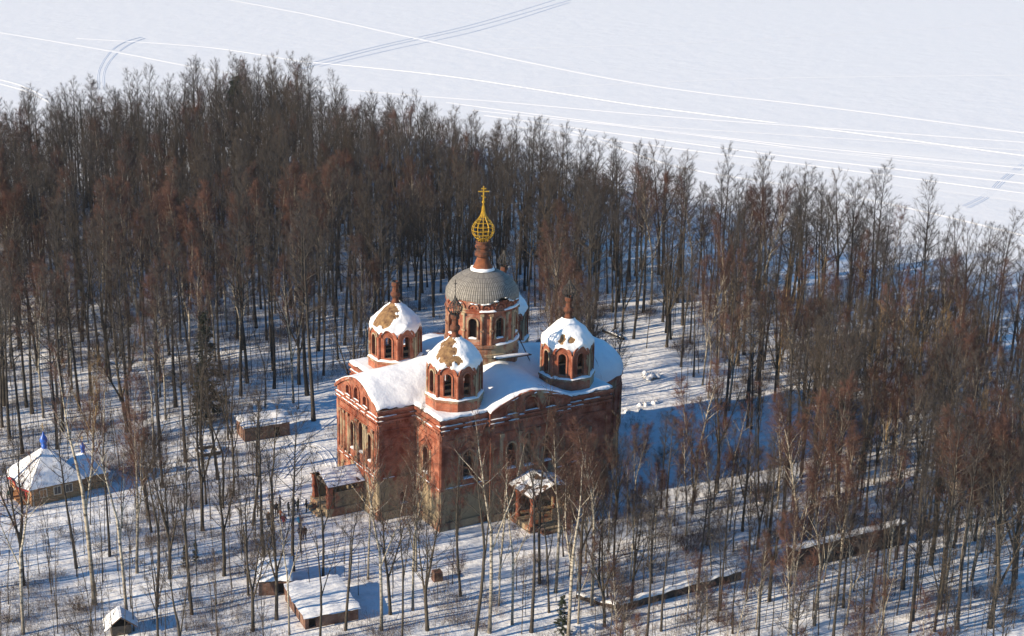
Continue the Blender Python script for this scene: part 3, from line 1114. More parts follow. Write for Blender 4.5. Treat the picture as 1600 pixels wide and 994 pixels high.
bd.location = (CH_X, CH_Y, 0); bd.rotation_euler = (0, 0, CH_A)
tag(bd, 'long snow-dusted board lying on the roof in front of the drum', 'board')

# ------------------------------------------------------------------ porches
porch = MB()
# west porch: u -9.4 .. -5.2, v 10.3 .. 15.0
pw = empty('west_porch', (0, 0, 0)); pw.parent = church
q = MB()
q.box((-7.6, 12.65, .45), (5.0, 5.0, 1.1), 'plaster')
q.box((-10.2, 12.65, .24), (.6, 3.6, .5), 'plaster'); q.box((-10.75, 12.65, .1), (.6, 3.6, .3), 'plaster')
q.build('podium', pw)
q = MB()
q.box((-7.2, 10.55, 2.0), (3.6, .4, 2.0), 'brick'); q.box((-7.2, 14.75, 2.0), (3.6, .4, 2.0), 'brick')
q.box((-7.2, 10.34, 1.9), (1.1, .06, .75), 'plaster')
q.build('side_wall', pw)
for v_ in (10.6, 14.7):
    q = MB()
    for k in range(7):
        q.box((-9.55, v_, 1.2 + .42 * k), (.62 + .12 * (k in (0, 3, 6)), .62 + .12 * (k in (0, 3, 6)), .42), 'brick_high')
    q.build('pillar', pw)
q = MB()
q.box((-9.5, 12.65, 3.85), (.35, 4.3, .3), 'timber')
for v_ in (10.5, 14.8):
    q.box((-7.3, v_, 3.85), (4.4, .3, .3), 'timber')
for k in range(6):
    q.box((-5.4 - .7 * k, 10.5, 3.4), (.14, .14, .7), 'timber')
q.build('beam', pw)


def gable_roof(parent, o_, ax, bx, ridge_len, half, z_e, z_r, th, name_r, snow_amt, seed):
    """gable roof: ridge runs from o_ along ax, falls away along +-bx"""
    ax = Vector(ax); bx = Vector(bx); o_ = Vector(o_)
    q = MB(); s_ = MB()
    for sg in (-1, 1):
        vs = []
        for a in (0, ridge_len):
            for b_, z in ((0, z_r), (half, z_e)):
                for dz in (0, -th):
                    vs.append(o_ + ax * a + bx * (sg * b_) + Vector((0, 0, z + dz)))
        q.add(vs, [(0, 4, 6, 2), (1, 3, 7, 5), (0, 2, 3, 1), (4, 5, 7, 6), (2, 6, 7, 3), (0, 1, 5, 4)], 'rust')
        n, m_ = 18, 12
        vs = []
        for i in range(n + 1):
            for j in range(m_ + 1):
                a = ridge_len * i / n; b_ = half * j / m_
                p = o_ + ax * a + bx * (sg * b_) + Vector((0, 0, z_r + (z_e - z_r) * j / m_))
                th_ = snow_amt + .10 * noise.noise(Vector((a * 1.1 + seed, b_ * 1.1, sg))) + .06 * noise.noise(Vector((a * 3 + seed, b_ * 3, sg)))
                if i in (0, n) or j == m_:
                    th_ = min(th_, .03) - .0
                vs.append(p + Vector((0, 0, th_)))
        s_.add(vs, [(i * (m_ + 1) + j, i * (m_ + 1) + j + 1, (i + 1) * (m_ + 1) + j + 1, (i + 1) * (m_ + 1) + j) for i in range(n) for j in range(m_)], 'snow')
    r = fixn(q.build(name_r, parent))
    fixn(s_.build('roof_snow', r if r.parent and r.parent.parent is None else parent, smooth=True))
    return r


gable_roof(pw, (-10.0, 12.65, 0), (1, 0, 0), (0, 1, 0), 4.95, 2.7, 3.95, 5.15, .14, 'porch_roof', .07, 3)
ps = empty('south_porch', (0, 0, 0)); ps.parent = church
q = MB()
q.box((12.3, -3.3, .3), (6.4, 5.0, 1.1), 'plaster')
q.box((12.3, -6.1, .15), (4.0, .6, .6), 'plaster'); q.box((12.3, -6.7, .02), (4.0, .6, .35), 'plaster')
q.build('podium', ps)
for u_, v_ in ((9.6, -2.1), (9.6, -5.4), (15.0, -5.4), (15.0, -2.1)):
    q = MB()
    q.lathe([(.36, .8), (.36, 1.1), (.28, 1.2), (.28, 2.2), (.34, 2.3), (.34, 2.5), (.27, 2.6), (.27, 3.9), (.36, 4.0), (.36, 4.45)], 12, 'brick_high', c=(u_, v_, 0))
    q.build('pillar', ps)
q = MB()
for u_ in (9.6, 15.0):
    q.box((u_, -3.3, 4.6), (.32, 5.0, .3), 'timber')
q.box((12.3, -5.4, 4.6), (5.1, .3, .3), 'timber')
q.box((15.0, -3.3, 2.7), (.35, 3.7, 3.7), 'brick')
q.box((13.6, -5.4, 1.6), (2.3, .3, 1.6), 'brick')
q.build('beam', ps)
gable_roof(ps, (12.3, -6.1, 0), (0, 1, 0), (1, 0, 0), 5.45, 3.35, 4.75, 5.95, .14, 'porch_roof', .02, 9)
F = frames[13]
q = MB(); panel(q, F, arch_poly(5.4, 1.02, 1.8, 2.9), [], 'gap', d=.03); band(q, F, 4.4, 6.4, .98, 1.1, .12, 'plaster')
q.build('church_door', church)
F = frames[2]
q = MB(); panel(q, F, arch_poly(5.9, .86, 1.9, 3.2), [], 'gap', d=.24); q.build('church_door', church)

# ------------------------------------------------------------------ log chapel with tent roof
chapel = empty('log_chapel', (CHAPEL_P[0], CHAPEL_P[1], 0), CHAPEL_A)
tag(chapel, 'small log chapel with snow-covered tent roof, red trim and blue onion domes', 'chapel')


def log_wall(name, p0, p1, h, parent, mat='log', n=11):
    F = Frame(p0, p1)
    q = MB()
    lh = h / n
    vs = []
    cnt = 0
    prof = []
    for k in range(n):
        for t in range(5):
            a = PI * t / 4
            prof.append((lh * (k + .5 - .5 * math.cos(a)), .085 * math.sin(a)))
    for z, d in prof:
        vs += [F(-.12, z, d), F(F.L + .12, z, d)]
    q.add(vs, [(2 * i, 2 * i + 1, 2 * i + 3, 2 * i + 2) for i in range(len(prof) - 1)], mat)
    q.add([F(-.12, 0, -.15), F(F.L + .12, 0, -.15), F(F.L + .12, h, -.15), F(-.12, h, -.15)], [(3, 2, 1, 0)], mat)
    for s_ in (0.0, F.L):
        band(q, F, s_ - .13, s_ + .13, 0, h, .13, 'log_light' if mat == 'log_light' else 'frame_wood')
    return q.build(name, parent, smooth=False), F


W_, D_, H_ = 6.2, 7.2, 2.35
_, FR = log_wall('log_wall', (0, 0), (W_, 0), H_, chapel)
log_wall('log_wall', (W_, 0), (W_, D_), H_, chapel)
log_wall('log_wall', (W_, D_), (0, D_), H_, chapel)
fw, FF = log_wall('front_wall', (0, D_), (0, 0), H_, chapel, 'log_light')
for s_ in (1.35, 3.15, 4.6):
    q = MB()
    band(q, FR, s_ - .5, s_ + .5, .85, 2.0, .13, 'frame_wood')
    w_o = q.build('window', chapel)
    q = MB()
    for e in (-.21, .21):
        band(q, FR, s_ + e - .18, s_ + e + .18, .97, 1.88, .02, 'log_light' if s_ < 2 else 'glass', d0=.13)
    q.build('pane', w_o)
q = MB()
band(q, FF, 2.6, 5.4, .02, 2.3, .14, 'red')
band(q, FF, 3.2, 4.8, .05, 2.1, .03, 'gap', d0=.14)
q.build('door', chapel)
q = MB()
for s_ in (2.1, 5.9):
    q.tube([FF(s_, 0, .95), FF(s_, 2.25, .95)], .09, 8, 'log_light')
    q.tube([FF(s_, .5, .1), FF(s_ * .98, 1.5, .95)], .06, 6, 'log_light')
q.build('porch_post', chapel)
q = MB()
band(q, FF, 1.6, 6.4, .0, .22, 1.2, 'log_light')
q.build('porch_step', chapel)


def tent(name, poly, ze, apex, sn, parent):
    q = MB()
    n = len(poly)
    cx_, cy_ = apex[0], apex[1]
    vs = [(p[0], p[1], ze) for p in poly] + [apex]
    q.add(vs, [(i, (i + 1) % n, n) for i in range(n)] + [tuple(range(n - 1, -1, -1))], 'timber')
    r = q.build(name, parent)
    s_ = MB()
    K, J = 8, 6
    vs, idx = [], {}
    ring = []
    for i in range(n):
        a, b_ = poly[i], poly[(i + 1) % n]
        for j in range(J):
            ring.append((a[0] + (b_[0] - a[0]) * j / J, a[1] + (b_[1] - a[1]) * j / J))
    m_ = len(ring)
    for k in range(K + 1):
        f_ = k / K * .93
        for x, y in ring:
            p = Vector((x + (cx_ - x) * f_, y + (cy_ - y) * f_, ze + (apex[2] - ze) * f_ - .22 * math.sin(PI * f_)))
            th = sn + .05 * noise.noise(p * .8) + .03 * noise.noise(p * 2.7)
            if k == 0:
                d_ = Vector((x - cx_, y - cy_, 0)).normalized()
                vs.append(p + d_ * .05 + Vector((0, 0, .02)))
            else:
                vs.append(p + Vector((0, 0, th + .22 * math.sin(PI * f_))))
    fs = [(k * m_ + i, k * m_ + (i + 1) % m_, (k + 1) * m_ + (i + 1) % m_, (k + 1) * m_ + i) for k in range(K) for i in range(m_)]
    s_.add(vs, fs, 'snow')
    s_.build('roof_snow', r, smooth=False)
    return r


tr = tent('tent_roof', [(-.4, -.4), (W_ + .4, -.4), (W_ + .4, D_ + .4), (-.4, D_ + .4), (-1.15, 5.7), (-1.15, 1.5)], 2.3, (3.1, 3.6, 5.9), .17, chapel)
q = MB()
Fd = Frame((-1.2, 5.7), (-1.2, 1.5))
sweep(q, Fd, [(.0, 2.2), (.6, 2.35), (1.3, 2.62), (2.1, 2.75), (2.9, 2.62), (3.6, 2.35), (4.2, 2.2)], .3, .06, 'red')
for a, b_ in (((-.45, D_ + .4), (-1.2, 5.75)), ((-1.2, 1.45), (-.45, -.4))):
    Fq = Frame(a, b_)
    band(q, Fq, 0, Fq.L, 2.08, 2.3, .05, 'red')
fixn(q.build('red_fascia', chapel))


def onion_dome(x, y, z, s, parent):
    q = MB()
    q.lathe([(.36, -.35), (.36, .5), (.30, .55), (.42, .75), (.52, 1.0), (.52, 1.2), (.42, 1.5), (.24, 1.8), (.10, 2.1), (.03, 2.4)], 20, 'blue', c=(x, y, z), fn=lambda r, zz, t, i: (r * s, zz * s))
    o_ = q.build('onion_dome', parent, smooth=True)
    q = MB()
    q.tube([(x, y, z + 2.3 * s), (x, y, z + 3.6 * s)], .035 * s, 5, 'gilt')
    for zz, l, tl in ((3.15, .6, 0), (3.4, .3, 0), (2.85, .35, .5)):
        q.box((x, y, z + zz * s), (.04, l * s, .05), 'gilt', rz=R(35), tilt=(tl, 'X'))
    q.build('cross', o_)


onion_dome(3.1, 3.6, 5.85, .92, chapel)
an = empty('altar_annex', (0, 0, 0)); an.parent = chapel
for a, b_ in (((W_, 1.0), (10.0, 1.0)), ((10.0, 1.0), (10.0, 6.0)), ((10.0, 6.0), (W_, 6.0))):
    log_wall('log_wall', a, b_, 2.0, an, n=9)
tent('annex_roof', [(W_ - .1, .65), (10.35, .65), (10.35, 6.35), (W_ - .1, 6.35)], 1.98, (8.0, 3.6, 4.2), .14, an)
onion_dome(8.0, 3.6, 4.15, .62, an)


# ------------------------------------------------------------------ ruined outbuildings, walls, odds and ends
def noisy_snow_top(q, poly, z0, th, seed, z1=None):
    """snow lying on a four-cornered roof: poly of 4 points (x, y, z)"""
    a, b_, c_, d_ = [Vector(p) for p in poly]
    n = 12
    vs = []
    for i in range(n + 1):
        for j in range(n + 1):
            s_, t = i / n, j / n
            p = a * (1 - s_) * (1 - t) + b_ * s_ * (1 - t) + c_ * s_ * t + d_ * (1 - s_) * t
            e = min(s_, 1 - s_, t, 1 - t)
            h_ = th * (0.15 if e == 0 else 1) + (.14 * noise.noise(Vector((p.x * .8, p.y * .8, seed))) + .06 * noise.noise(Vector((p.x * 2.5, p.y * 2.5, seed)))) * (0 if e == 0 else 1)
            out = (p - (a + b_ + c_ + d_) / 4); out.z = 0
            vs.append(p + (out.normalized() * (.10 + .30 * noise.noise(p * 1.1) + .12 * noise.noise(p * 3.1)) if e == 0 else Vector()) + Vector((0, 0, max(h_, .02))))
    q.add(vs, [(i * (n + 1) + j, (i + 1) * (n + 1) + j, (i + 1) * (n + 1) + j + 1, i * (n + 1) + j + 1) for i in range(n) for j in range(n)], 'snow')


def hut(name, label, cat, p0, p1, depth, hf, hb, mat, th, seed, openings=()):
    """masonry hut: front p0 -> p1 on the ground, mono-pitch roof"""
    p0 = Vector((p0[0], p0[1], 0)); p1 = Vector((p1[0], p1[1], 0))
    d = p1 - p0; L = d.length
    root = empty(name, (p0.x, p0.y, 0), math.atan2(d.y, d.x))
    tag(root, label, cat)
    q = MB()
    F = Frame((0, 0), (L, 0))
    rr = random.Random(seed)
    top = [(L * k / 8, hf + (rr.uniform(-.12, .12) if 0 < k < 8 else 0)) for k in range(9)]
    holes = [[(a, z), (a + w, z), (a + w, z + h_), (a, z + h_)] for a, z, w, h_ in openings]
    panel(q, F, [(0, -.5), (L, -.5)] + list(reversed(top)), holes, mat, depth=.5)
    for h_ in holes:
        panel(q, F, h_, [], 'gap', d=-.48)
    for a, b_, za, zb in (((L, 0), (L, depth), hf, hb), ((L, depth), (0, depth), hb, hb), ((0, depth), (0, 0), hb, hf)):
        F2 = Frame(a, b_)
        panel(q, F2, [(0, -.5), (F2.L, -.5), (F2.L, zb), (F2.L * .5, (za + zb) / 2 + rr.uniform(-.1, .1)), (0, za)], [], mat)
    q.build('wall', root)
    q = MB()
    q.add([(-.1, -.12, hf - .02), (L + .1, -.12, hf - .02), (L + .1, depth + .1, hb - .02), (-.1, depth + .1, hb - .02)], [(0, 1, 2, 3)], 'timber')
    noisy_snow_top(q, [(-.12, -.15, hf), (L + .12, -.15, hf), (L + .12, depth + .12, hb), (-.12, depth + .12, hb)], 0, th, seed)
    q.build('snowy_roof', root, smooth=True)
    return root


a, b_ = at(383, 691), at(453, 680)
hut('brick_hut', 'roofless-looking brick hut with a snow-covered top left of the church', 'hut', a, b_, 3.8, 2.0, 2.5, 'cellar_brick', .16, 5, [(4.2, .2, .8, 1.3)])
a, b_ = at(477, 984), at(560, 968)
hut('brick_cellar', 'large low brick cellar with a broad flat snowy roof at the bottom edge', 'cellar', a, b_, 7.2, 1.35, 1.9, 'cellar_brick', .12, 6, [(.4, .1, .8, 1.0)])
a, b_ = at(405, 931), at(455, 929)
hut('collapsed_cellar', 'smaller dark brick cellar with a snow mound on top, behind the broad cellar', 'cellar', a, b_, 4.2, 1.7, 2.4, 'cellar_brick', .40, 7, [(1.9, .1, .8, 1.3)])
a, b_ = at(171, 1000), at(200, 996)
wh = empty('well_house', (a.x, a.y, hz(a.x, a.y) - .1), math.atan2(b_.y - a.y, b_.x - a.x))
tag(wh, 'little gabled well house with a snowy roof and rusty gable edge near the corner', 'well')
q = MB()
q.box((1.25, 1.2, .6), (2.0, 1.9, 1.2), 'timber')
q.build('well_box', wh)
q = MB()
for sg in (-1, 1):
    q.add([(1.25, -.2, 2.35), (1.25, 2.6, 2.35), (1.25 + sg * 1.6, 2.6, 1.1), (1.25 + sg * 1.6, -.2, 1.1)], [(0, 1, 2, 3)], 'timber')
    noisy_snow_top(q, [(1.25, -.2, 2.36), (1.25, 2.6, 2.36), (1.25 + sg * 1.6, 2.6, 1.12), (1.25 + sg * 1.6, -.2, 1.12)] if sg > 0 else
                   [(1.25 - 1.6, -.2, 1.12), (1.25 - 1.6, 2.6, 1.12), (1.25, 2.6, 2.36), (1.25, -.2, 2.36)], 0, .14, 3)
for sg in (-1, 1):
    q.tube([(1.25, -.22, 2.42), (1.25 + sg * 1.62, -.22, 1.12)], .06, 6, 'rust')
q.build('gable_roof', wh)
a = at(683, 906)
q = MB()
for k in range(5):
    q.box((0, 0, .12 + .24 * k), (1.1 - .03 * k, .95 + .02 * (k % 2), .24), 'cellar_brick', rz=.03 * (k % 2))
st = q.build('brick_stub')
st.location = (a.x, a.y, hz(a.x, a.y) - .1); st.rotation_euler = (0, 0, .4)
tag(st, 'square brick stump standing alone in the snow before the church corner', 'ruin')


def long_wall(name, label, pts, h0, h1, th, mat, snow, seed, steps=26):
    pa, pb = Vector(pts[0]), Vector(pts[1])
    d = pb - pa; L = d.length
    root = empty(name, (pa.x, pa.y, 0), math.atan2(d.y, d.x))
    tag(root, label, 'wall')
    q = MB(); s_ = MB()
    n = steps
    prev = []
    vs, sv = [], []
    for i in range(n + 1):
        x = L * i / n
        h_ = h0 + (h1 - h0) * i / n + .18 * noise.noise(Vector((x * .8, seed, 0))) + .1 * noise.noise(Vector((x * 2.7, seed, 0)))
        zg = -.6
        y_ = .06 * noise.noise(Vector((x, seed, 3)))
        vs += [(x, y_, zg), (x, y_, h_), (x, th + y_, h_), (x, th + y_, zg)]
        sn = snow * (.6 + .5 * noise.noise(Vector((x * .6, seed, 7))))
        sv += [(x, y_ - .06, h_ - .02), (x, y_, h_ + sn * .7), (x, th * .5, h_ + sn), (x, th + .1, h_ + sn * .6), (x, th + .7, h_ * .35)]
    q.add(vs, [(4 * i + j, 4 * i + j + 1, 4 * i + 5 + j, 4 * i + 4 + j) for i in range(n) for j in range(3)] + [(0, 1, 2, 3), (4 * n + 3, 4 * n + 2, 4 * n + 1, 4 * n)], mat)
    s_.add(sv, [(5 * i + j, 5 * i + j + 1, 5 * i + 6 + j, 5 * i + 5 + j) for i in range(n) for j in range(4)], 'snow')
    fixn(q.build('masonry', root))
    fixn(s_.build('wall_snow', root, smooth=True))
    return root


long_wall('boundary_wall', 'tall dark boundary wall capped with thick snow at the lower right', (at(1236, 893), at(1412, 851)), 2.6, 2.8, 1.0, 'dark_brick', .42, 4)
long_wall('boundary_wall', 'low crumbled boundary wall continuing left from the tall dark wall', (at(968, 955), at(1158, 906)), .75, 1.1, .8, 'dark_brick', .28, 9)
long_wall('broken_wall', 'short broken wall footing half buried in snow, left end of the wall line', (at(900, 934), at(962, 952)), .45, .4, .6, 'dark_brick', .25, 14, 10)

# timber well curb, gate frame, fallen log
a = at(325, 709)
q = MB()
for k in range(4):
    t = k * PI / 2
    q.box((1.25 * math.cos(t), 1.25 * math.sin(t), .22), (2.6, .22, .45), 'timber', rz=t + PI / 2)
    q.box((1.25 * math.cos(t), 1.25 * math.sin(t), .49), (2.5, .24, .09), 'snow', rz=t + PI / 2)
cb_ = q.build('timber_curb'); cb_.location = (a.x, a.y, hz(a.x, a.y)); cb_.rotation_euler = (0, 0, .5)
tag(cb_, 'square timber frame lying in the snow between chapel and brick hut', 'frame')
a = at(236, 740)
q = MB()
for x in (-.6, .6):
    q.tube([(x, 0, -.2), (x, 0, 1.7)], .07, 6, 'timber', cap=True)
q.tube([(-.8, 0, 1.6), (.8, 0, 1.65)], .06, 6, 'timber', cap=True)
gt = q.build('gate_frame'); gt.location = (a.x, a.y, hz(a.x, a.y)); gt.rotation_euler = (0, 0, .35)
tag(gt, 'bare wooden two-post frame in the snow right of the chapel', 'gate')
a = at(942, 518); b_ = at(975, 531)
q = MB()
d = b_ - a
q.tube([(0, 0, .35), (d.x * .5, d.y * .5, .4), (d.x, d.y, .3)], [.28, .24, .18], 8, 'bark_alder', cap=True)
q.tube([(d.x * .3, d.y * .3, .4), (d.x * .3 + 1.6, d.y * .3 + 1.2, 1.1)], [.12, .05], 5, 'bark_alder')
q.tube([(.1, 0, .56), (d.x * .5, d.y * .5, .58), (d.x * .95, d.y * .95, .45)], [.17, .18, .1], 8, 'snow', cap=True)
fl = q.build('fallen_log'); fl.location = (a.x, a.y, hz(a.x, a.y) - .05)
tag(fl, 'fallen trunk dusted with snow in the clearing behind the right corner tower', 'log')
a = at(985, 726 - 40)


# ------------------------------------------------------------------ people
def cloth(name, c):
    M[name] = simple(name, c, tuple(x * .8 for x in c), 8, .85)
    return name


for n_, c_ in (('coat_black', (.016, .016, .02)), ('coat_navy', (.02, .03, .07)), ('coat_brown', (.07, .035, .025)), ('coat_wine', (.22, .02, .04)), ('coat_cyan', (.05, .36, .58)),
               ('coat_white', (.72, .72, .74)), ('coat_orange', (.22, .06, .02)), ('trousers', (.018, .018, .024)), ('trousers_grey', (.06, .06, .065)), ('skin', (.50, .30, .22)),
               ('hat_black', (.012, .012, .014)), ('hat_purple', (.32, .05, .22)), ('hat_grey', (.16, .16, .17)), ('boot', (.015, .012, .01)), ('coat_green', (.025, .065, .06))):
    cloth(n_, c_)


def person(pos, face, coat, trousers, hat, label, h=1.72, pose='stand', seed=0):
    rr = random.Random(seed * 13 + 5)
    k = h / 1.72 * 1.1
    sw = rr.uniform(-.06, .06)
    bend = .55 if pose == 'bend' else 0.0
    st = .13 if pose == 'walk' else .03

    def tilt(p):                       # lean the trunk forward about the hips
        x, y, z = p
        if z > .95 and bend:
            dz = z - .95
            return (x, y - math.sin(bend) * dz + math.cos(bend) * 0, .95 + math.cos(bend) * dz)
        return p
    J = {'pelvis': ((0, 0, .95), .155), 'waist': ((0, 0, 1.10), .15), 'chest': ((0, 0, 1.32), .175), 'neck': ((0, 0, 1.47), .068), 'head': ((0, -.015, 1.59), .10), 'crown': ((0, 0, 1.68), .088)}
    for sgn, sd_ in ((-1, 'l'), (1, 'r')):
        J['hip' + sd_] = ((.10 * sgn, 0, .88), .105)
        J['knee' + sd_] = ((.11 * sgn, -.03 - st * sgn, .48), .075)
        J['ankle' + sd_] = ((.12 * sgn, .02 - 1.4 * st * sgn, .09), .055)
        J['toe' + sd_] = ((.13 * sgn, -.14 - 1.4 * st * sgn, .05), .045)
        J['sho' + sd_] = ((.20 * sgn, 0, 1.38), .085)
        fwd = -.08 - (.28 if (pose == 'bend' or (seed + (sgn > 0)) % 3 == 0) else 0) + st * sgn
        J['elb' + sd_] = ((.27 * sgn, .03 + fwd * .3, 1.12), .062)
        J['wri' + sd_] = ((.25 * sgn - .03 * sgn, fwd, .90 - fwd * .25), .045)
        J['palm' + sd_] = ((.25 * sgn - .04 * sgn, fwd - .04, .82 - fwd * .2), .042)
    names = list(J)
    E = [('pelvis', 'waist'), ('waist', 'chest'), ('chest', 'neck'), ('neck', 'head'), ('head', 'crown')]
    for s_ in 'lr':
        E += [('pelvis', 'hip' + s_), ('hip' + s_, 'knee' + s_), ('knee' + s_, 'ankle' + s_), ('ankle' + s_, 'toe' + s_), ('chest', 'sho' + s_), ('sho' + s_, 'elb' + s_), ('elb' + s_, 'wri' + s_), ('wri' + s_, 'palm' + s_)]
    me = bpy.data.meshes.new('tmp_body')
    P = {n_: Vector(tilt(J[n_][0])) for n_ in names}
    me.from_pydata([P[n_] for n_ in names], [(names.index(a_), names.index(c_)) for a_, c_ in E], [])
    ob = bpy.data.objects.new('tmp_body', me); C.objects.link(ob)
    md = ob.modifiers.new('skin', 'SKIN')
    sk = me.skin_vertices[0].data if me.skin_vertices else None
    if sk is None:
        me.skin_vertices.new() if hasattr(me.skin_vertices, 'new') else None
        sk = me.skin_vertices[0].data
    for i, n_ in enumerate(names):
        r = J[n_][1]
        sk[i].radius = (r * (1.15 if n_ in ('chest', 'pelvis', 'waist') else 1), r * (.78 if n_ in ('chest', 'pelvis', 'waist') else 1))
        sk[i].use_root = (i == 0)
    ob.modifiers.new('sub', 'SUBSURF').levels = 1
    ob.modifiers['sub'].render_levels = 1
    dg = bpy.context.evaluated_depsgraph_get()
    m2 = bpy.data.meshes.new_from_object(ob.evaluated_get(dg))
    q = MB()
    segs = [(P[a_], P[c_], a_, c_) for a_, c_ in E]

    def part(p):
        best, bn = 9, None
        for a_, c_, an_, cn_ in segs:
            d_ = c_ - a_
            t = max(0, min(1, (p - a_).dot(d_) / d_.length_squared))
            dd = (p - a_ - d_ * t).length
            if dd < best:
                best, bn = dd, (an_, cn_)
        return bn
    coords_ = [v_.co.copy() for v_ in m2.vertices]
    for pl in m2.polygons:
        a_, c_ = part(pl.center)
        hd = P['head']
        if c_ in ('head', 'crown') or (a_ == 'head'):
            up = pl.center.z - hd.z
            m_ = 'skin' if (pl.center.y < hd.y - .01 and up < .045) else hat
        elif a_ in ('chest', 'waist', 'sho' + 'l', 'sho' + 'r', 'elbl', 'elbr') or (a_ == 'pelvis' and c_ == 'waist') or c_ in ('hipl', 'hipr'):
            m_ = coat
        elif a_.startswith('wri'):
            m_ = 'boot'
        elif a_.startswith('ankle'):
            m_ = 'boot'
        else:
            m_ = trousers if pl.center.z < .78 else coat
        q.f.append(tuple(pl.vertices)); q.m.append(q.mat(m_))
    q.v = [tuple(p) for p in coords_]
    # gloved fingers, nose, eyes
    for s_, sgn in (('l', -1), ('r', 1)):
        p = P['palm' + s_]; dr = (P['palm' + s_] - P['wri' + s_]).normalized()
        sd_ = dr.cross(Vector((1, 0, 0))).normalized()
        for i in range(4):
            o_ = p + sd_ * (.026 * (i - 1.5))
            ln = (.075, .088, .082, .065)[i]
            q.tube([o_, o_ + dr * ln * .6, o_ + dr * ln + Vector((-.02 * sgn, 0, 0))], [.013, .012, .009], 5, 'boot', cap=True)
        q.tube([p - dr * .02 + sd_ * .03, p + sd_ * .065 + dr * .015, p + sd_ * .06 + dr * .05], [.014, .013, .010], 5, 'boot', cap=True)
    hd = P['head']
    q.spike(hd + Vector((0, -.085, .0)), hd + Vector((0, -.135, -.015)), .016, 'skin')
    for e in (-.035, .035):
        q.box(hd + Vector((e, -.098, .022)), (.018, .012, .012), 'hat_black')
    bpy.data.objects.remove(ob); bpy.data.meshes.remove(me); bpy.data.meshes.remove(m2)
    o = q.build('person', smooth=True)
    x, y = pos[0], pos[1]
    o.location = (x, y, hz(x, y) - .02)
    o.scale = (k, k, k)
    o.rotation_euler = (0, 0, face)
    tag(o, label, 'person', group='visitors on the snow')
    return o


CROWD = [((424, 803), 1.2, 'coat_white', 'trousers', 'hat_purple', 'person in white jacket and purple hat at the left of the group', 1.66),
         ((432, 806), 0.5, 'coat_black', 'trousers', 'hat_black', 'person in black coat just right of the purple hat', 1.74),
         ((437.5, 795), 1.6, 'coat_navy', 'trousers', 'hat_black', 'tall person in dark navy standing farthest back in the group', 1.85),
         ((438, 815), 2.4, 'coat_orange', 'trousers', 'hat_grey', 'person in rust-brown jacket in the middle of the group', 1.68),
         ((451, 806), 2.0, 'coat_black', 'trousers', 'hat_black', 'person all in black standing apart right of the rust-brown jacket', 1.8),
         ((459.5, 799), 2.6, 'coat_navy', 'trousers_grey', 'hat_grey', 'person in navy coat and grey trousers facing the church', 1.75),
         ((466, 799), -1.9, 'coat_green', 'trousers', 'hat_black', 'person in dark green coat beside the navy coat', 1.7),
         ((479, 800), -1.2, 'coat_black', 'trousers', 'hat_black', 'person in black coat by the foot of the porch steps', 1.72),
         ((420, 820), 0.9, 'coat_brown', 'trousers', 'hat_black', 'person in brown coat at the lower left of the group', 1.7),
         ((444, 824), 2.9, 'coat_wine', 'trousers_grey', 'hat_grey', 'person in wine-red coat and grey trousers low in the group', 1.64),
         ((469, 826), 0.2, 'coat_cyan', 'trousers', 'hat_grey', 'person in bright blue jacket walking below the group', 1.74),
         ((469.5, 842), 0.1, 'coat_navy', 'trousers', 'hat_black', 'person in navy walking just in front of the blue jacket', 1.72),
         ((476, 843), 0.3, 'coat_black', 'trousers_grey', 'hat_black', 'person in black with grey trousers walking nearest the camera', 1.74)]
for i, (ip, fc, ct, tr_, ht, lb, hh) in enumerate(CROWD):
    person(at(*ip), fc, ct, tr_, ht, lb, hh, 'walk' if i > 9 else 'stand', i)
person(at(12, 786), 2.2, 'coat_green', 'trousers', 'hat_black', 'person in dark green bending forward beside the chapel porch', 1.75, 'bend', 31)
person(at(19, 780), 2.6, 'coat_black', 'trousers', 'hat_black', 'person in black standing right beside the chapel porch', 1.78, 'stand', 32)


# ------------------------------------------------------------------ trees
def rdir(rg, d, spread):
    v_ = Vector((rg.gauss(0, 1), rg.gauss(0, 1), rg.gauss(0, 1)))
    return (d + v_ * spread).normalized()


def path_from(rg, p, d, L, n, wob, up):
    pts = [p.copy()]
    for i in range(n):
        d = (d + Vector((rg.gauss(0, wob), rg.gauss(0, wob), rg.gauss(0, wob) + up))).normalized()
        p = p + d * (L / n)
        pts.append(p.copy())
    return pts


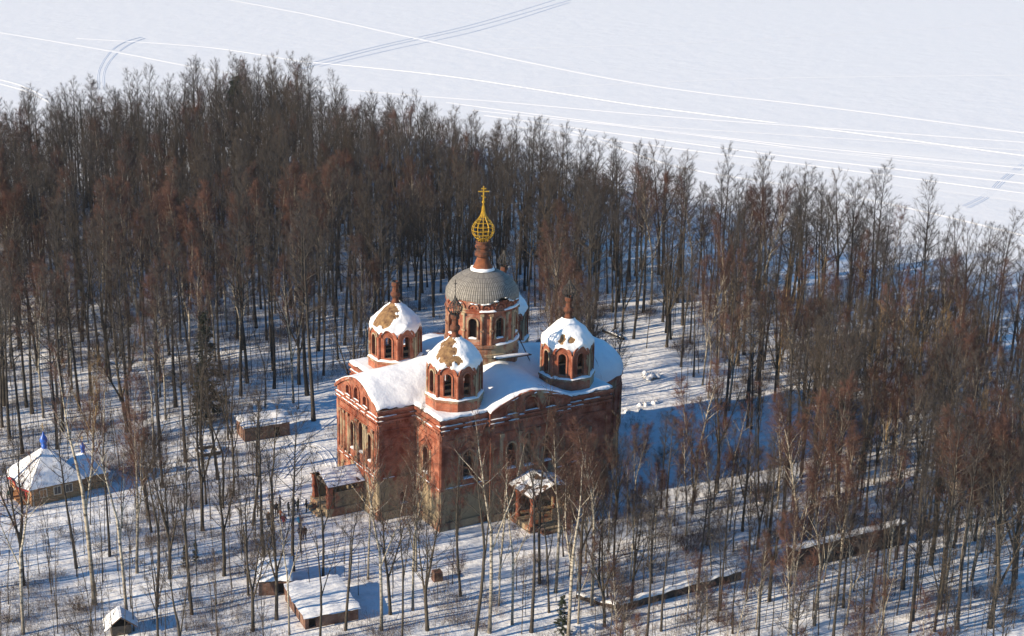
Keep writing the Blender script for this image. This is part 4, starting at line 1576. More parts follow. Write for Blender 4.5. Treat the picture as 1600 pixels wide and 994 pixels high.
def grow(kind, seed):
    rg = random.Random(seed)
    T, K = MB(), MB()
    pale = seed % 2
    SP = dict(
        alder=dict(H=24, R=.25, t0=.46, nl=30, l0=4.3, l1=1.5, ang=58, up=.10, sub=6, tw=10, bark='bark_alder', twig='twig_alder', tl=.7, droop=0, lead=1, tr=.0105),
        linden=dict(H=22, R=.27, t0=.34, nl=30, l0=5.6, l1=1.6, ang=46, up=.12, sub=7, tw=10, bark='bark_linden', twig='twig_linden', tl=.7, droop=0, lead=3, tr=.0105),
        birch=dict(H=22, R=.18, t0=.36, nl=30, l0=4.8, l1=1.5, ang=33, up=.05, sub=8, tw=14, bark='bark_birch', twig='twig_birch', tl=.95, droop=.30, lead=2, tr=.0095),
        willow=dict(H=19, R=.20, t0=.22, nl=22, l0=5.0, l1=2.2, ang=22, up=.12, sub=5, tw=8, bark='bark_willow', twig='twig_willow', tl=.9, droop=0, lead=4, tr=.011),
        sapling=dict(H=11, R=.06, t0=.30, nl=16, l0=1.7, l1=.5, ang=42, up=.08, sub=2, tw=4, bark='bark_linden', twig='twig_young', tl=.5, droop=0, lead=1, tr=.008),
        sparse=dict(H=19, R=.16, t0=.34, nl=18, l0=3.4, l1=1.0, ang=42, up=.14, sub=4, tw=8, bark='bark_birch' if pale else 'bark_linden', twig='twig_birch' if pale else 'twig_linden', tl=.65, droop=.1, lead=2, tr=.009),
    )[kind]
    H, R0 = SP['H'], SP['R']
    SP['l0'] *= rg.uniform(.8, 1.3); SP['t0'] = min(.62, SP['t0'] * rg.uniform(.75, 1.25)); SP['ang'] *= rg.uniform(.85, 1.15); SP['nl'] = int(SP['nl'] * rg.uniform(.85, 1.2))
    lean = Vector((rg.gauss(0, .022), rg.gauss(0, .022), 1))
    leaders = []
    if SP['lead'] == 1:
        pts = path_from(rg, Vector((0, 0, -.4)), lean, H + .4, 12, .022, .02)
        leaders.append((pts, [max(.014, R0 * (1 - i / 12.3) ** .85 * (1.28 if i == 0 else 1)) for i in range(13)], SP['t0']))
    else:
        sp = rg.uniform(.22, .42) if kind != 'willow' else rg.uniform(.08, .2)
        if kind == 'sparse':
            sp = rg.uniform(.42, .6)
        n0 = 5
        base = path_from(rg, Vector((0, 0, -.4)), lean, H * sp + .4, n0, .02, .02)
        T.tube(base, [R0 * (1.3 if i == 0 else 1 - .18 * i / n0) for i in range(n0 + 1)], 7, SP['bark'])
        a0 = rg.uniform(0, 6.28)
        for k in range(SP['lead']):
            a = a0 + 2 * PI * k / SP['lead'] + rg.uniform(-.4, .4)
            tl = rg.uniform(.10, .22) if k == 0 else rg.uniform(.22, .42)
            d = Vector((math.cos(a) * tl, math.sin(a) * tl, 1)).normalized()
            st = base[-1] if k == 0 or kind == 'willow' else base[-1 - (k % 2)]
            L = (H - st.z) * (1.0 if k == 0 else rg.uniform(.72, .95))
            pts = path_from(rg, st.copy(), d, L, 9, .035, .055)
            r0 = R0 * (.74 if k == 0 else .55)
            leaders.append((pts, [max(.013, r0 * (1 - i / 9.3) ** .9) for i in range(10)], .12 if kind != 'sparse' else .25))
    for pts, rad, t0 in leaders:
        T.tube(pts, rad, 7 if rad[0] > .12 else 5, SP['bark'])
        n = len(pts) - 1
        nl = int(SP['nl'] / (1 if len(leaders) == 1 else len(leaders) * .62))
        az = rg.uniform(0, 6.28)
        # dead stubs on the clear bole
        if kind in ('alder', 'linden'):
            for k in range(5):
                f = rg.uniform(.15, t0) * n
                i = int(f); p = pts[i].lerp(pts[i + 1], f - i)
                a = rg.uniform(0, 6.28)
                T.spike(p, p + Vector((math.cos(a), math.sin(a), rg.uniform(-.1, .4))) * rg.uniform(.5, 1.5), .03, SP['twig'])
        for k in range(nl):
            t = t0 + (1 - t0) * ((k + rg.random()) / nl) ** .9
            f = min(t * n, n - .01)
            i = int(f); p = pts[i].lerp(pts[i + 1], f - i)
            rr = rad[i] + (rad[i + 1] - rad[i]) * (f - i)
            az += 2.4 + rg.uniform(-.4, .4)
            rel = (t - t0) / (1 - t0)
            shape = (1 - rel) ** .8 * min(1, .45 + rel * 3.0)
            L = (SP['l1'] + (SP['l0'] - SP['l1']) * shape) * rg.uniform(.65, 1.2)
            an = R(SP['ang'] * rg.uniform(.75, 1.25) * (1.1 - .45 * rel))
            ax = (pts[i + 1] - pts[i]).normalized()
            rad_d = Vector((math.cos(az), math.sin(az), 0))
            d = (ax * math.cos(an) + rad_d * math.sin(an)).normalized()
            lp = path_from(rg, p, d, L, 4, .09, SP['up'])
            lr = min(rr * .6, .018 + L * .012)
            lim = .024 if kind == 'birch' else .035
            (T if lr > lim else K).tube(lp, [lr, lr * .8, lr * .6, lr * .4, .010], 4 if lr > .03 else 3, SP['bark'] if lr > lim or kind in ('willow',) else SP['twig'])
            for s_ in range(SP['sub']):
                g = rg.uniform(.22, 1.0) * 4
                j = min(int(g), 3); q = lp[j].lerp(lp[j + 1], g - j)
                d2 = rdir(rg, (lp[j + 1] - lp[j]).normalized(), .42)
                d2.z += .1 - SP['droop'] * .2
                L2 = L * rg.uniform(.22, .42) * (1.15 - .4 * g / 4) + .25
                bp = path_from(rg, q, d2.normalized(), L2, 2, .12, .05 - SP['droop'] * .25)
                K.tube(bp, [.012, .009, .006], 3, SP['twig'])
                for w_ in range(SP['tw']):
                    e = rg.uniform(.1, 1.0) * 2
                    j2 = min(int(e), 1); q2 = bp[j2].lerp(bp[j2 + 1], e - j2)
                    d3 = rdir(rg, (bp[j2 + 1] - bp[j2]).normalized(), .5)
                    d3.z += .12 - SP['droop'] * rg.uniform(.2, 1.8)
                    K.spike(q2, q2 + d3.normalized() * SP['tl'] * rg.uniform(.5, 1.25), SP['tr'], SP['twig'])
    return T, K


def grow_bush(seed, H, spread, stems, twig):
    rg = random.Random(seed)
    T, K = MB(), MB()
    for k in range(stems):
        a = rg.uniform(0, 6.28)
        d = Vector((math.cos(a) * rg.uniform(.05, spread), math.sin(a) * rg.uniform(.05, spread), 1)).normalized()
        p = Vector((rg.gauss(0, .22), rg.gauss(0, .22), -.15))
        L = H * rg.uniform(.6, 1.0)
        pts = path_from(rg, p, d, L, 6, .06, .02)
        T.tube(pts, [.022, .019, .016, .013, .010, .007, .005], 3, twig)
        for s_ in range(12):
            g = rg.uniform(.25, 1) * 6
            j = min(int(g), 5); q = pts[j].lerp(pts[j + 1], g - j)
            d2 = rdir(rg, (pts[j + 1] - pts[j]).normalized(), .4)
            L2 = rg.uniform(.4, 1.1) * H / 4
            K.spike(q, q + d2 * L2, .009, twig)
            for w_ in range(7):
                q2 = q + d2 * L2 * rg.uniform(.2, .95)
                K.spike(q2, q2 + rdir(rg, d2, .5) * rg.uniform(.25, .6), .006, twig)
    return T, K


def grow_spruce(seed, H):
    rg = random.Random(seed)
    T, K = MB(), MB()
    pts = path_from(rg, Vector((0, 0, -.3)), Vector((0, 0, 1)), H + .3, 8, .01, .05)
    T.tube(pts, [H * .011 * (1 - i / 8.5) + .01 for i in range(9)], 7, 'bark_alder')
    n = int(H * 9)
    for k in range(n):
        t = rg.uniform(.08, .99)
        z = H * t
        L = (H * .20) * (1 - t) ** .8 * rg.uniform(.55, 1.15) + .2
        a = rg.uniform(0, 6.28)
        d = Vector((math.cos(a), math.sin(a), .12 - .5 * (1 - t) * .6))
        p = Vector((0, 0, z))
        bp = path_from(rg, p, d.normalized(), L, 4, .06, -.03)
        K.tube(bp, [.03, .025, .02, .015, .008], 3, 'needle')
        for s_ in range(int(26 * L / 2) + 8):
            g = rg.uniform(.15, 1) * 4
            j = min(int(g), 3); q = bp[j].lerp(bp[j + 1], g - j)
            dd = rdir(rg, d, .6); dd.z -= .35
            q2 = q + dd.normalized() * rg.uniform(.25, .6)
            s2 = dd.cross(Vector((0, 0, 1))).normalized() * rg.uniform(.05, .10)
            K.add([q - s2 * .4, q + s2 * .4, q2 + s2, q2 - s2, (q + q2) / 2 + Vector((0, 0, -.09))], [(0, 1, 2, 3), (0, 4, 3), (1, 2, 4)], 'needle')
    return T, K


KIND_NAME = {'alder': ('alder_tree', 'tree'), 'linden': ('broad_tree', 'tree'), 'birch': ('birch_tree', 'tree'), 'willow': ('willow_tree', 'tree'), 'sparse': ('slim_tree', 'tree'),
             'sapling': ('young_tree', 'young tree'), 'bush': ('bush', 'bush'), 'spruce': ('spruce_tree', 'spruce')}
PH = {'alder': 24, 'linden': 22, 'birch': 22, 'willow': 19, 'sapling': 11, 'sparse': 19, 'bush': 3.6, 'spruce': 13}
PROTO = {}
for kd, cnt in (('alder', 6), ('linden', 6), ('birch', 5), ('willow', 3), ('sapling', 4), ('sparse', 5)):
    PROTO[kd] = [grow(kd, 100 + 17 * i + len(kd) * 7) for i in range(cnt)]
PROTO['bush'] = [grow_bush(5, 3.6, .9, 18, 'twig_bush'), grow_bush(6, 3.6, .7, 12, 'twig_young'), grow_bush(7, 3.6, 1.2, 20, 'twig_bush'), grow_bush(8, 3.6, .8, 9, 'twig_alder')]
PROTO['spruce'] = [grow_spruce(3, 13), grow_spruce(9, 13)]
PM = {}
for kd, lst in PROTO.items():
    for i, (T, K) in enumerate(lst):
        res = []
        for q, nm_ in ((T, 'trunk'), (K, 'crown')):
            o = q.build(nm_, None, smooth=True)
            res.append(o.data)
            bpy.data.objects.remove(o)
        PM[(kd, i)] = res
del PROTO

# ------------------------------------------------------------------ where the trees stand
def top_h(ix, iy, ty):
    p = at(ix, iy)
    lo, hi = 0.5, 45
    for _ in range(40):
        m_ = (lo + hi) / 2
        if proj(p.x, p.y, m_)[1] > ty:
            lo = m_
        else:
            hi = m_
    return lo


HAND = [
    (432, 968, 'linden', 750), (452, 992, 'sparse', 780), (395, 985, 'linden', 770), (388, 930, 'sparse', 740), (500, 1000, 'sparse', 800), (150, 985, 'sapling', 850),
    (610, 960, 'linden', 735), (668, 985, 'linden', 760), (720, 930, 'sparse', 700), (800, 975, 'sparse', 735), (830, 985, 'alder', 690), (905, 925, 'linden', 690), (945, 975, 'linden', 760), (858, 955, 'sparse', 715),
    (575, 905, 'sparse', 690), (540, 985, 'sparse', 760), (780, 905, 'sparse', 690), (960, 900, 'alder', 690), (985, 950, 'linden', 770), (915, 880, 'birch', 690), (950, 865, 'birch', 700), (890, 900, 'birch', 720), (1120, 770, 'linden', 560), (1160, 830, 'linden', 650),
    (485, 935, 'sapling', 800), (350, 900, 'linden', 700), (300, 960, 'sparse', 690), (120, 900, 'sapling', 740), (90, 990, 'sapling', 830), (265, 905, 'linden', 690),  # survey bearing of the foot, kind, bearing of the tip
    (148, 945, 'sparse', 555), (199, 972, 'sparse', 640), (214, 893, 'birch', 600), (247, 1003, 'linden', 850),
    (650, 893, 'birch', 655), (645, 953, 'sparse', 720), (742, 1000, 'sparse', 660), (765, 985, 'sparse', 650), (628, 1002, 'sparse', 770), (596, 985, 'sparse', 720),
    (843, 912, 'sparse', 600), (868, 925, 'birch', 655), (925, 945, 'birch', 665), (878, 988, 'spruce', 925), (888, 1002, 'sparse', 700), (815, 988, 'sapling', 860),
    (700, 955, 'sapling', 840), (683, 935, 'sapling', 850), (560, 930, 'sapling', 800), (523, 915, 'sapling', 790), (505, 900, 'sparse', 690), (458, 892, 'alder', 640), (414, 890, 'alder', 620),
    (430, 870, 'sparse', 640), (395, 820, 'sparse', 610), (365, 770, 'sparse', 560), (348, 790, 'sparse', 590), (322, 785, 'sparse', 560), (298, 780, 'sapling', 650), (470, 770, 'sapling', 690),
    (490, 660, 'alder', 345), (480, 615, 'alder', 315), (555, 590, 'alder', 385), (467, 640, 'sapling', 500), (528, 560, 'alder', 360), (600, 560, 'alder', 350),
    (35, 708, 'alder', 430), (20, 724, 'sapling', 560), (50, 648, 'alder', 410), (98, 673, 'alder', 430), (42, 640, 'alder', 380), (68, 655, 'birch', 420), (200, 650, 'alder', 400),
    (146, 703, 'willow', 555), (138, 690, 'willow', 590), (326, 655, 'spruce', 490), (316, 668, 'spruce', 570), (290, 884, 'spruce', 850), (306, 878, 'spruce', 842),
    (372, 262, 'spruce', 118),
    (972, 517, 'linden', 370), (961, 513, 'alder', 335), (990, 529, 'alder', 330), (1010, 546, 'sapling', 420), (1078, 538, 'alder', 370), (1064, 612, 'sapling', 480), (905, 488, 'alder', 350),
    (1073, 625, 'sapling', 520), (1132, 660, 'alder', 440), (1168, 664, 'alder', 470), (1174, 667, 'alder', 500), (1104, 692, 'sapling', 590), (1113, 692, 'sapling', 600), (1040, 520, 'alder', 360),
    (1385, 692, 'willow', 495), (1432, 675, 'willow', 505), (1528, 775, 'willow', 600), (1582, 742, 'willow', 610), (1172, 482, 'willow', 340), (1330, 640, 'willow', 520), (1600, 830, 'willow', 650),
    (1305, 562, 'birch', 405), (1340, 577, 'birch', 420), (1398, 562, 'birch', 418), (1424, 582, 'birch', 430), (1285, 596, 'birch', 440), (1370, 600, 'birch', 450),
    (1072, 838, 'birch', 668), (1104, 852, 'birch', 680), (1214, 795, 'birch', 625), (1012, 885, 'birch', 725), (985, 905, 'birch', 745), (1140, 830, 'birch', 690), (1045, 870, 'birch', 720), (1235, 812, 'birch', 650),
    (245, 462, 'birch', 258), (216, 500, 'birch', 290), (290, 505, 'birch', 300), (330, 492, 'birch', 290), (396, 502, 'birch', 288), (430, 492, 'birch', 290), (482, 497, 'birch', 285), (505, 505, 'birch', 300),
    (18, 575, 'birch', 385), (5, 560, 'birch', 370), (60, 560, 'birch', 360), (355, 520, 'birch', 315), (262, 520, 'birch', 320), (460, 520, 'birch', 320), (175, 530, 'birch', 330),
]
CLEAR = [
    [(925, 505), (1000, 500), (1050, 560), (1090, 610), (1130, 640), (1240, 640), (1260, 700), (1200, 760), (1050, 790), (965, 800), (958, 660)],
    [(455, 640), (545, 575), (560, 800), (540, 830), (500, 840), (420, 830), (395, 770), (430, 720), (370, 700), (370, 640)],
    [(560, 800), (690, 838), (950, 775), (970, 800), (930, 850), (700, 895), (620, 880), (520, 860), (430, 860), (430, 780)],
    [(-40, 745), (60, 790), (165, 760), (290, 720), (290, 740), (180, 800), (90, 830), (60, 900), (-40, 930)],
    [(395, 870), (600, 880), (600, 992), (440, 994), (395, 940)],
    [(600, 905), (830, 905), (830, 1000), (600, 1000)],
    [(1215, 865), (1420, 825), (1450, 880), (1250, 950)],
    [(950, 925), (1165, 885), (1180, 935), (985, 990)],
]
FOOT = [  # footprints kept clear: world centre, radius
    (-56.0, 183.0, 6.6), (-33, 203.5, 5.0), (-20.5, 153.0, 6.0), (-25.5, 160.5, 3.6), (-40.4, 196, 2.2), (32.5, 164, 1.5)]


def weights(ix, iy):
    """spacing in metres and mix of kinds for a spot of ground"""
    for i, poly in enumerate(CLEAR):
        if inside(ix, iy, poly):
            if i in (3,):
                return 9.0, dict(sapling=1.0), (.3, .6)
            if i == 4 or i == 5:
                return 4.8, dict(sapling=.62, sparse=.26, bush=.12), (.45, .78)
            if i >= 6:
                return 5.6, dict(sapling=.3, sparse=.3, alder=.4), (.6, .9)
            if i == 0 and iy > 715:
                return 5.0, dict(bush=.4, sapling=.3, birch=.3), (.35, .6)
            return None
    if iy < 500 and ix < 1000:
        if iy > 440 and ix < 560:
            return 3.9, dict(alder=.40, birch=.32, linden=.18, sapling=.10), (.8, 1.12)
        return 3.55, dict(alder=.50, linden=.32, birch=.10, sapling=.08), (.74, 1.06)
    if ix < 600 and iy < 600:
        return 4.2, dict(alder=.56, birch=.14, linden=.10, sapling=.20), (.85, 1.08)
    if ix < 560 and iy < 720:
        return 4.3, dict(alder=.30, birch=.10, linden=.06, sapling=.50, sparse=.08), (.75, 1.05)
    if ix < 480 and iy < 1000:
        return 4.2, dict(sapling=.64, sparse=.18, alder=.07, linden=.05, bush=.06), (.6, 1.05)
    if ix >= 900 and iy < 560:
        return 3.9, dict(alder=.52, linden=.25, birch=.10, sapling=.13), (.8, 1.12)
    if ix >= 960 and iy < 720:
        return 3.5, dict(alder=.30, linden=.20, birch=.13, sapling=.28, willow=.11, bush=.05), (.7, 1.0)
    if ix >= 860 and iy < 1000:
        hi = ix < 1190 and iy > 790
        return 2.75, dict(alder=.24, birch=.17, sparse=.12, linden=.16, sapling=.25, bush=.06), ((.38, .6) if hi else (.6, .95))
    if iy >= 1000 and ix > 940:
        return 5.5, dict(alder=.3, birch=.2, sapling=.4, sparse=.1), (.5, .75)
    if iy >= 1000 and ix < 420:
        return 7.0, dict(sapling=.8, sparse=.2), (.6, .9)
    if iy < 1000:
        return 6.5, dict(sapling=.8, bush=.2), (.35, .7)
    return None


TREES = []                                              # x, y, kind, height
GRID = {}


def put(x, y, kind, h, force=False, sp=3.0):
    gx, gy = int(x // 8), int(y // 8)
    if not force:
        for i in (-1, 0, 1):
            for j in (-1, 0, 1):
                for (a, b2, k2) in GRID.get((gx + i, gy + j), ()):
                    small = k2 in ('sapling', 'bush') or kind in ('sapling', 'bush')
                    if (a - x) ** 2 + (b2 - y) ** 2 < (sp * (.55 if small else 1)) ** 2:
                        return False
    GRID.setdefault((gx, gy), []).append((x, y, kind))
    TREES.append((x, y, kind, h))
    return True


for ix, iy, kd, ty in HAND:
    p = at(ix, iy)
    put(p.x, p.y, kd, top_h(ix, iy, ty), True)
rt = random.Random(77)
for _ in range(60000):
    y = 118 + 305 * rt.random()
    x = (rt.random() * 2 - 1) * (y * .36 + 12) - 12
    if y > 420 or not inside(x, y, SHORE) or x > 92:
        continue
    u, v = to_uv(x, y)
    if -7.5 < u < 35 and -2.4 < v < 26.5 or (-13 < u < -4 and 8 < v < 17.5) or (7 < u < 17.5 and -9.5 < v < 1):
        continue
    if any((x - a) ** 2 + (y - b2) ** 2 < r_ * r_ for a, b2, r_ in FOOT):
        continue
    if shore_dist(x, y) < 1.5:
        continue
    if 24 < u < 48 and -34.5 < v < -26.5 and -31.5 < v:
        continue
    ix, iy = proj(x, y)
    w = weights(ix, iy)
    if not w:
        continue
    sp, mix, (h0, h1) = w
    kd = rt.choices(list(mix), list(mix.values()))[0]
    if kd == 'bush':
        h = rt.uniform(1.4, 4.2)
    elif kd == 'sapling':
        h = PH[kd] * rt.uniform(.55, 1.25) * (h1 if h1 < .9 else 1)
    else:
        h = PH[kd] * rt.uniform(h0, h1)
    if y > 368 and -88 < x < -48:
        h *= 1.1
    put(x, y, kd, h, False, sp * rt.uniform(.85, 1.1))

SIL = [(530, 610), (572, 500), (606, 430), (690, 450), (745, 370), (800, 400), (830, 480), (930, 490), (966, 570), (962, 765), (690, 834), (590, 812), (530, 700)]


def view(t):
    x, y, kd, h = t
    bx, by = proj(x, y); tx, ty = proj(x, y, h)
    if max(bx, tx) < 4 or min(bx, tx) > 1596 or ty > 975:
        return False
    if y > CH_Y and inside(bx, by, SIL) and inside(tx, ty, SIL):
        return False
    return True


def size(t):
    return t[3] / math.hypot(t[0], t[1], CAM_H)


seen = [t for t in TREES if view(t)]
big = sorted([t for t in seen if t[2] not in ('sapling', 'bush', 'spruce')], key=lambda t: math.hypot(t[0], t[1]))
small = sorted([t for t in seen if t[2] == 'sapling'], key=lambda t: math.hypot(t[0], t[1]))
shrub = sorted([t for t in seen if t[2] in ('bush', 'spruce')], key=lambda t: math.hypot(t[0], t[1]))
single = big[:300] + small[:270] + shrub[:140]
chosen = set(id(t) for t in single)
mass = [t for t in TREES if id(t) not in chosen]
print('trees', len(TREES), 'seen', len(seen), 'big', len(big), 'saplings', len(small), 'shrubs', len(shrub), 'mass', len(mass))

# ---- labels: look, then where it stands from something one can find
MARKS = [('the log chapel', at(75, 765)), ('the square timber frame', at(325, 709)), ('the brick hut', at(418, 686)), ('the group of visitors', at(450, 812)), ('the west porch', at(525, 795)),
         ('the broad snow-roofed cellar', at(515, 965)), ('the well house', at(180, 990)), ('the brick stump', at(683, 905)), ("the church's front corner", at(689, 833)), ('the pillared south porch', at(840, 805)),
         ("the church's right end", at(950, 775)), ("the tall dark wall's left end", at(1236, 893)), ("the tall dark wall's right end", at(1410, 851)), ('the low crumbled wall', at(1060, 930)),
         ('the fallen trunk', at(958, 524)), ("the church's left corner tower", at(560, 640)), ('the two-post wooden frame', at(236, 740)), ('the lower right photo corner', at(1590, 985)),
         ('the lower left photo corner', at(8, 985)), ("the right photo edge's middle", at(1590, 560)), ("the church's right-hand snow clearing", at(1040, 660)), ('the left photo edge', at(10, 560)),
         ('the gold onion and drum', at(760, 560)), ('the collapsed cellar', at(405, 930))]
MARKS = [(n_, proj(p.x, p.y)) for n_, p in MARKS]
ORD = ['nearest', 'second', 'third', 'fourth', 'fifth', 'sixth', 'seventh', 'eighth']
LOOKS = {'alder': 'dark narrow tree', 'linden': 'grey forked tree', 'birch': 'red-twigged birch', 'willow': 'straw-coloured tree', 'sparse': 'slim open tree',
         'sapling': 'bare sapling', 'bush': 'twiggy bush', 'spruce': 'green spruce'}
bucket = {}
for t in single:
    bx, by = proj(t[0], t[1])
    best = min(MARKS, key=lambda m_: math.hypot(m_[1][0] - bx, (m_[1][1] - by) * 1.6))
    dx, dy = bx - best[1][0], (by - best[1][1]) * 1.6
    a = math.degrees(math.atan2(dy, dx)) % 360
    sect = ['right of', 'front right of', 'in front of', 'front left of', 'left of', 'behind left of', 'behind', 'behind right of'][int(((a + 22.5) % 360) // 45)]
    rel = t[3] / PH[t[2]]
    hw = 'tall ' if rel > 1.0 else ('short ' if rel < .72 else 'mid-height ')
    bucket.setdefault((hw + LOOKS[t[2]], best[0], sect), []).append((math.hypot(dx, dy), t))
LABEL = {}
for (lk, mk, sc_), lst in bucket.items():
    lst.sort(key=lambda e: e[0])
    for i, (_, t) in enumerate(lst):
        if len(lst) == 1:
            LABEL[id(t)] = (f'{lk} {sc_} {mk}', None)
        elif i < 8:
            LABEL[id(t)] = (f'{lk}, {ORD[i]}{" nearest" if i else ""} one {sc_} {mk}', None)
        else:
            LABEL[id(t)] = (f'{lk} {sc_} {mk}, beyond the eight nearest', 'far ' + lk + ' ' + sc_ + ' ' + mk)
GROUPS = {'alder': 'dark bare trees around the church', 'linden': 'grey forked trees around the church', 'birch': 'birches around the church', 'sparse': 'slim open trees around the church', 'willow': 'straw-coloured trees right of the church',
          'sapling': 'saplings standing in the snow', 'bush': 'bushes standing in the snow', 'spruce': 'spruces in the wood'}
NP = {}
for kd, i in PM:
    NP[kd] = max(NP.get(kd, 0), i + 1)
SRC = {}
for t in single:
    x, y, kd, h = t
    i = rt.randrange(NP[kd])
    nm_, cat = KIND_NAME[kd]
    s_ = h / PH[kd]
    e = empty(nm_, (x, y, land_z(x, y, shore_dist(x, y)) - .05), rt.uniform(0, 6.28))
    sw = s_ * rt.uniform(.85, 1.2) if kd not in ('alder',) else s_ * rt.uniform(.9, 1.25)
    e.scale = (sw, sw, s_)
    if kd not in ('bush', 'spruce'):
        e.rotation_euler = (rt.gauss(0, .02), rt.gauss(0, .02), rt.uniform(0, 6.28))
    lb, g = LABEL[id(t)]
    tag(e, lb, cat, g or GROUPS[kd])
    for dnm, me in zip(('trunk', 'crown') if kd != 'bush' else ('stem', 'twigs'), PM[(kd, i)]):
        o = bpy.data.objects.new(dnm, me)
        C.objects.link(o)
        o.parent = e
        SRC.setdefault((kd, i), []).append(o) if len(SRC.get((kd, i), [])) < 2 else None

# ---- the far wood: one object
fm = bpy.data.meshes.new('far_wood')
fv = []
kinds_order = sorted(PM)
at_k, at_r, at_s = [], [], []
for x, y, kd, h in mass:
    i = rt.randrange(NP[kd])
    fv.append((x, y, land_z(x, y, shore_dist(x, y)) - .05))
    at_k.append(kinds_order.index((kd, i)))
    at_r.append(rt.uniform(0, 6.28))
    s_ = h / PH[kd]
    w_ = s_ * rt.uniform(.85, 1.15)
    at_s.append((w_, w_, s_))
fm.from_pydata(fv, [], [])
fm.attributes.new('kind_index', 'INT', 'POINT').data.foreach_set('value', at_k)
fm.attributes.new('turn', 'FLOAT', 'POINT').data.foreach_set('value', at_r)
fm.attributes.new('size', 'FLOAT_VECTOR', 'POINT').data.foreach_set('vector', [c_ for s_ in at_s for c_ in s_])
wood = bpy.data.objects.new('far_wood', fm)
C.objects.link(wood)
tag(wood, 'deep bare wood filling the point of land behind the church down to the lake', 'wood', kind='stuff')
ng = bpy.data.node_groups.new('wood', 'GeometryNodeTree')
ng.interface.new_socket('Geometry', in_out='INPUT', socket_type='NodeSocketGeometry')
ng.interface.new_socket('Geometry', in_out='OUTPUT', socket_type='NodeSocketGeometry')
gi = ng.nodes.new('NodeGroupInput'); go = ng.nodes.new('NodeGroupOutput')
jo = ng.nodes.new('GeometryNodeJoinGeometry')
L_ = ng.links.new


def named(n_, ty):
    a = ng.nodes.new('GeometryNodeInputNamedAttribute')
    a.data_type = ty
    a.inputs['Name'].default_value = n_
    return a.outputs['Attribute']


ki, tu, si = named('kind_index', 'INT'), named('turn', 'FLOAT'), named('size', 'FLOAT_VECTOR')
cx_ = ng.nodes.new('ShaderNodeCombineXYZ'); L_(tu, cx_.inputs['Z'])
for ax_, sd_ in (('X', 1), ('Y', 2)):
    rv_ = ng.nodes.new('FunctionNodeRandomValue'); rv_.data_type = 'FLOAT'
    [q_ for q_ in rv_.inputs if q_.name == 'Min' and q_.type == 'VALUE'][0].default_value = -.04
    [q_ for q_ in rv_.inputs if q_.name == 'Max' and q_.type == 'VALUE'][0].default_value = .04
    [q_ for q_ in rv_.inputs if q_.name == 'Seed'][0].default_value = sd_
    L_([q_ for q_ in rv_.outputs if q_.type == 'VALUE'][0], cx_.inputs[ax_])
er = ng.nodes.new('FunctionNodeEulerToRotation'); L_(cx_.outputs[0], er.inputs[0])
for n_, key in enumerate(kinds_order):
    if n_ not in at_k:
        continue
    src = SRC.get(key)
    if not src:                                        # a kind that only grows in the far wood still needs a source
        continue
    j2 = ng.nodes.new('GeometryNodeJoinGeometry')
    for o in src:
        oi = ng.nodes.new('GeometryNodeObjectInfo')
        oi.transform_space = 'ORIGINAL'
        oi.inputs['Object'].default_value = o
        L_(oi.outputs['Geometry'], j2.inputs[0])
    cmp_ = ng.nodes.new('FunctionNodeCompare')
    cmp_.data_type = 'INT'; cmp_.operation = 'EQUAL'
    L_(ki, [s for s in cmp_.inputs if s.name == 'A' and s.type == 'INT'][0])
    [s for s in cmp_.inputs if s.name == 'B' and s.type == 'INT'][0].default_value = n_
    ip = ng.nodes.new('GeometryNodeInstanceOnPoints')
    L_(gi.outputs[0], ip.inputs['Points'])
    L_(cmp_.outputs['Result'], ip.inputs['Selection'])
    L_(j2.outputs[0], ip.inputs['Instance'])
    L_(er.outputs[0], ip.inputs['Rotation'])
    L_(si, ip.inputs['Scale'])
    L_(ip.outputs[0], jo.inputs[0])
L_(jo.outputs[0], go.inputs[0])
wood.modifiers.new('wood', 'NODES').node_group = ng

# ---- undergrowth: twigs and weeds nobody could count
uq = MB()
rg = random.Random(21)
for k in range(34):
    p0_ = Vector((rg.gauss(0, .45), rg.gauss(0, .45), -.05))
    d_ = Vector((rg.gauss(0, .4), rg.gauss(0, .4), 1)).normalized()
    L0 = rg.uniform(.4, 1.3)
    uq.spike(p0_, p0_ + d_ * L0, .009, 'twig_young' if k % 3 else 'twig_bush')
    for j in range(3):
        q0_ = p0_ + d_ * L0 * rg.uniform(.3, .9)
        uq.spike(q0_, q0_ + rdir(rg, d_, .6) * rg.uniform(.15, .5), .006, 'twig_young')
um = bpy.data.meshes.new('undergrowth')
pv = []
for _ in range(16000):
    y = 120 + 190 * rt.random()
    x = (rt.random() * 2 - 1) * (y * .36 + 8)
    if not inside(x, y, SHORE):
        continue
    u, v = to_uv(x, y)
    if -11 < u < 36 and -3 < v < 28 or any((x - a) ** 2 + (y - b2) ** 2 < r_ * r_ for a, b2, r_ in FOOT):
        continue
    ix, iy = proj(x, y)
    if any(inside(ix, iy, CLEAR[i]) for i in (0, 1, 2, 3)) and rt.random() < .93:
        continue
    if noise.noise(Vector((x / 9, y / 9, 12))) + rt.uniform(-.25, .3) < .12:
        continue
    pv.append((x, y, land_z(x, y, 30 if shore_dist(x, y) > 14 else shore_dist(x, y))))
um.from_pydata(pv, [], [])
ug = bpy.data.objects.new('undergrowth', um)
C.objects.link(ug)
tag(ug, 'thin twigs and dry weeds poking through the snow under the trees', 'undergrowth', kind='stuff')
cm = uq.build('twig_clump', ug)
cm.location = pv[0]
n2 = bpy.data.node_groups.new('undergrowth', 'GeometryNodeTree')
n2.interface.new_socket('Geometry', in_out='INPUT', socket_type='NodeSocketGeometry')
n2.interface.new_socket('Geometry', in_out='OUTPUT', socket_type='NodeSocketGeometry')
a_ = n2.nodes.new('NodeGroupInput'); b_ = n2.nodes.new('NodeGroupOutput')
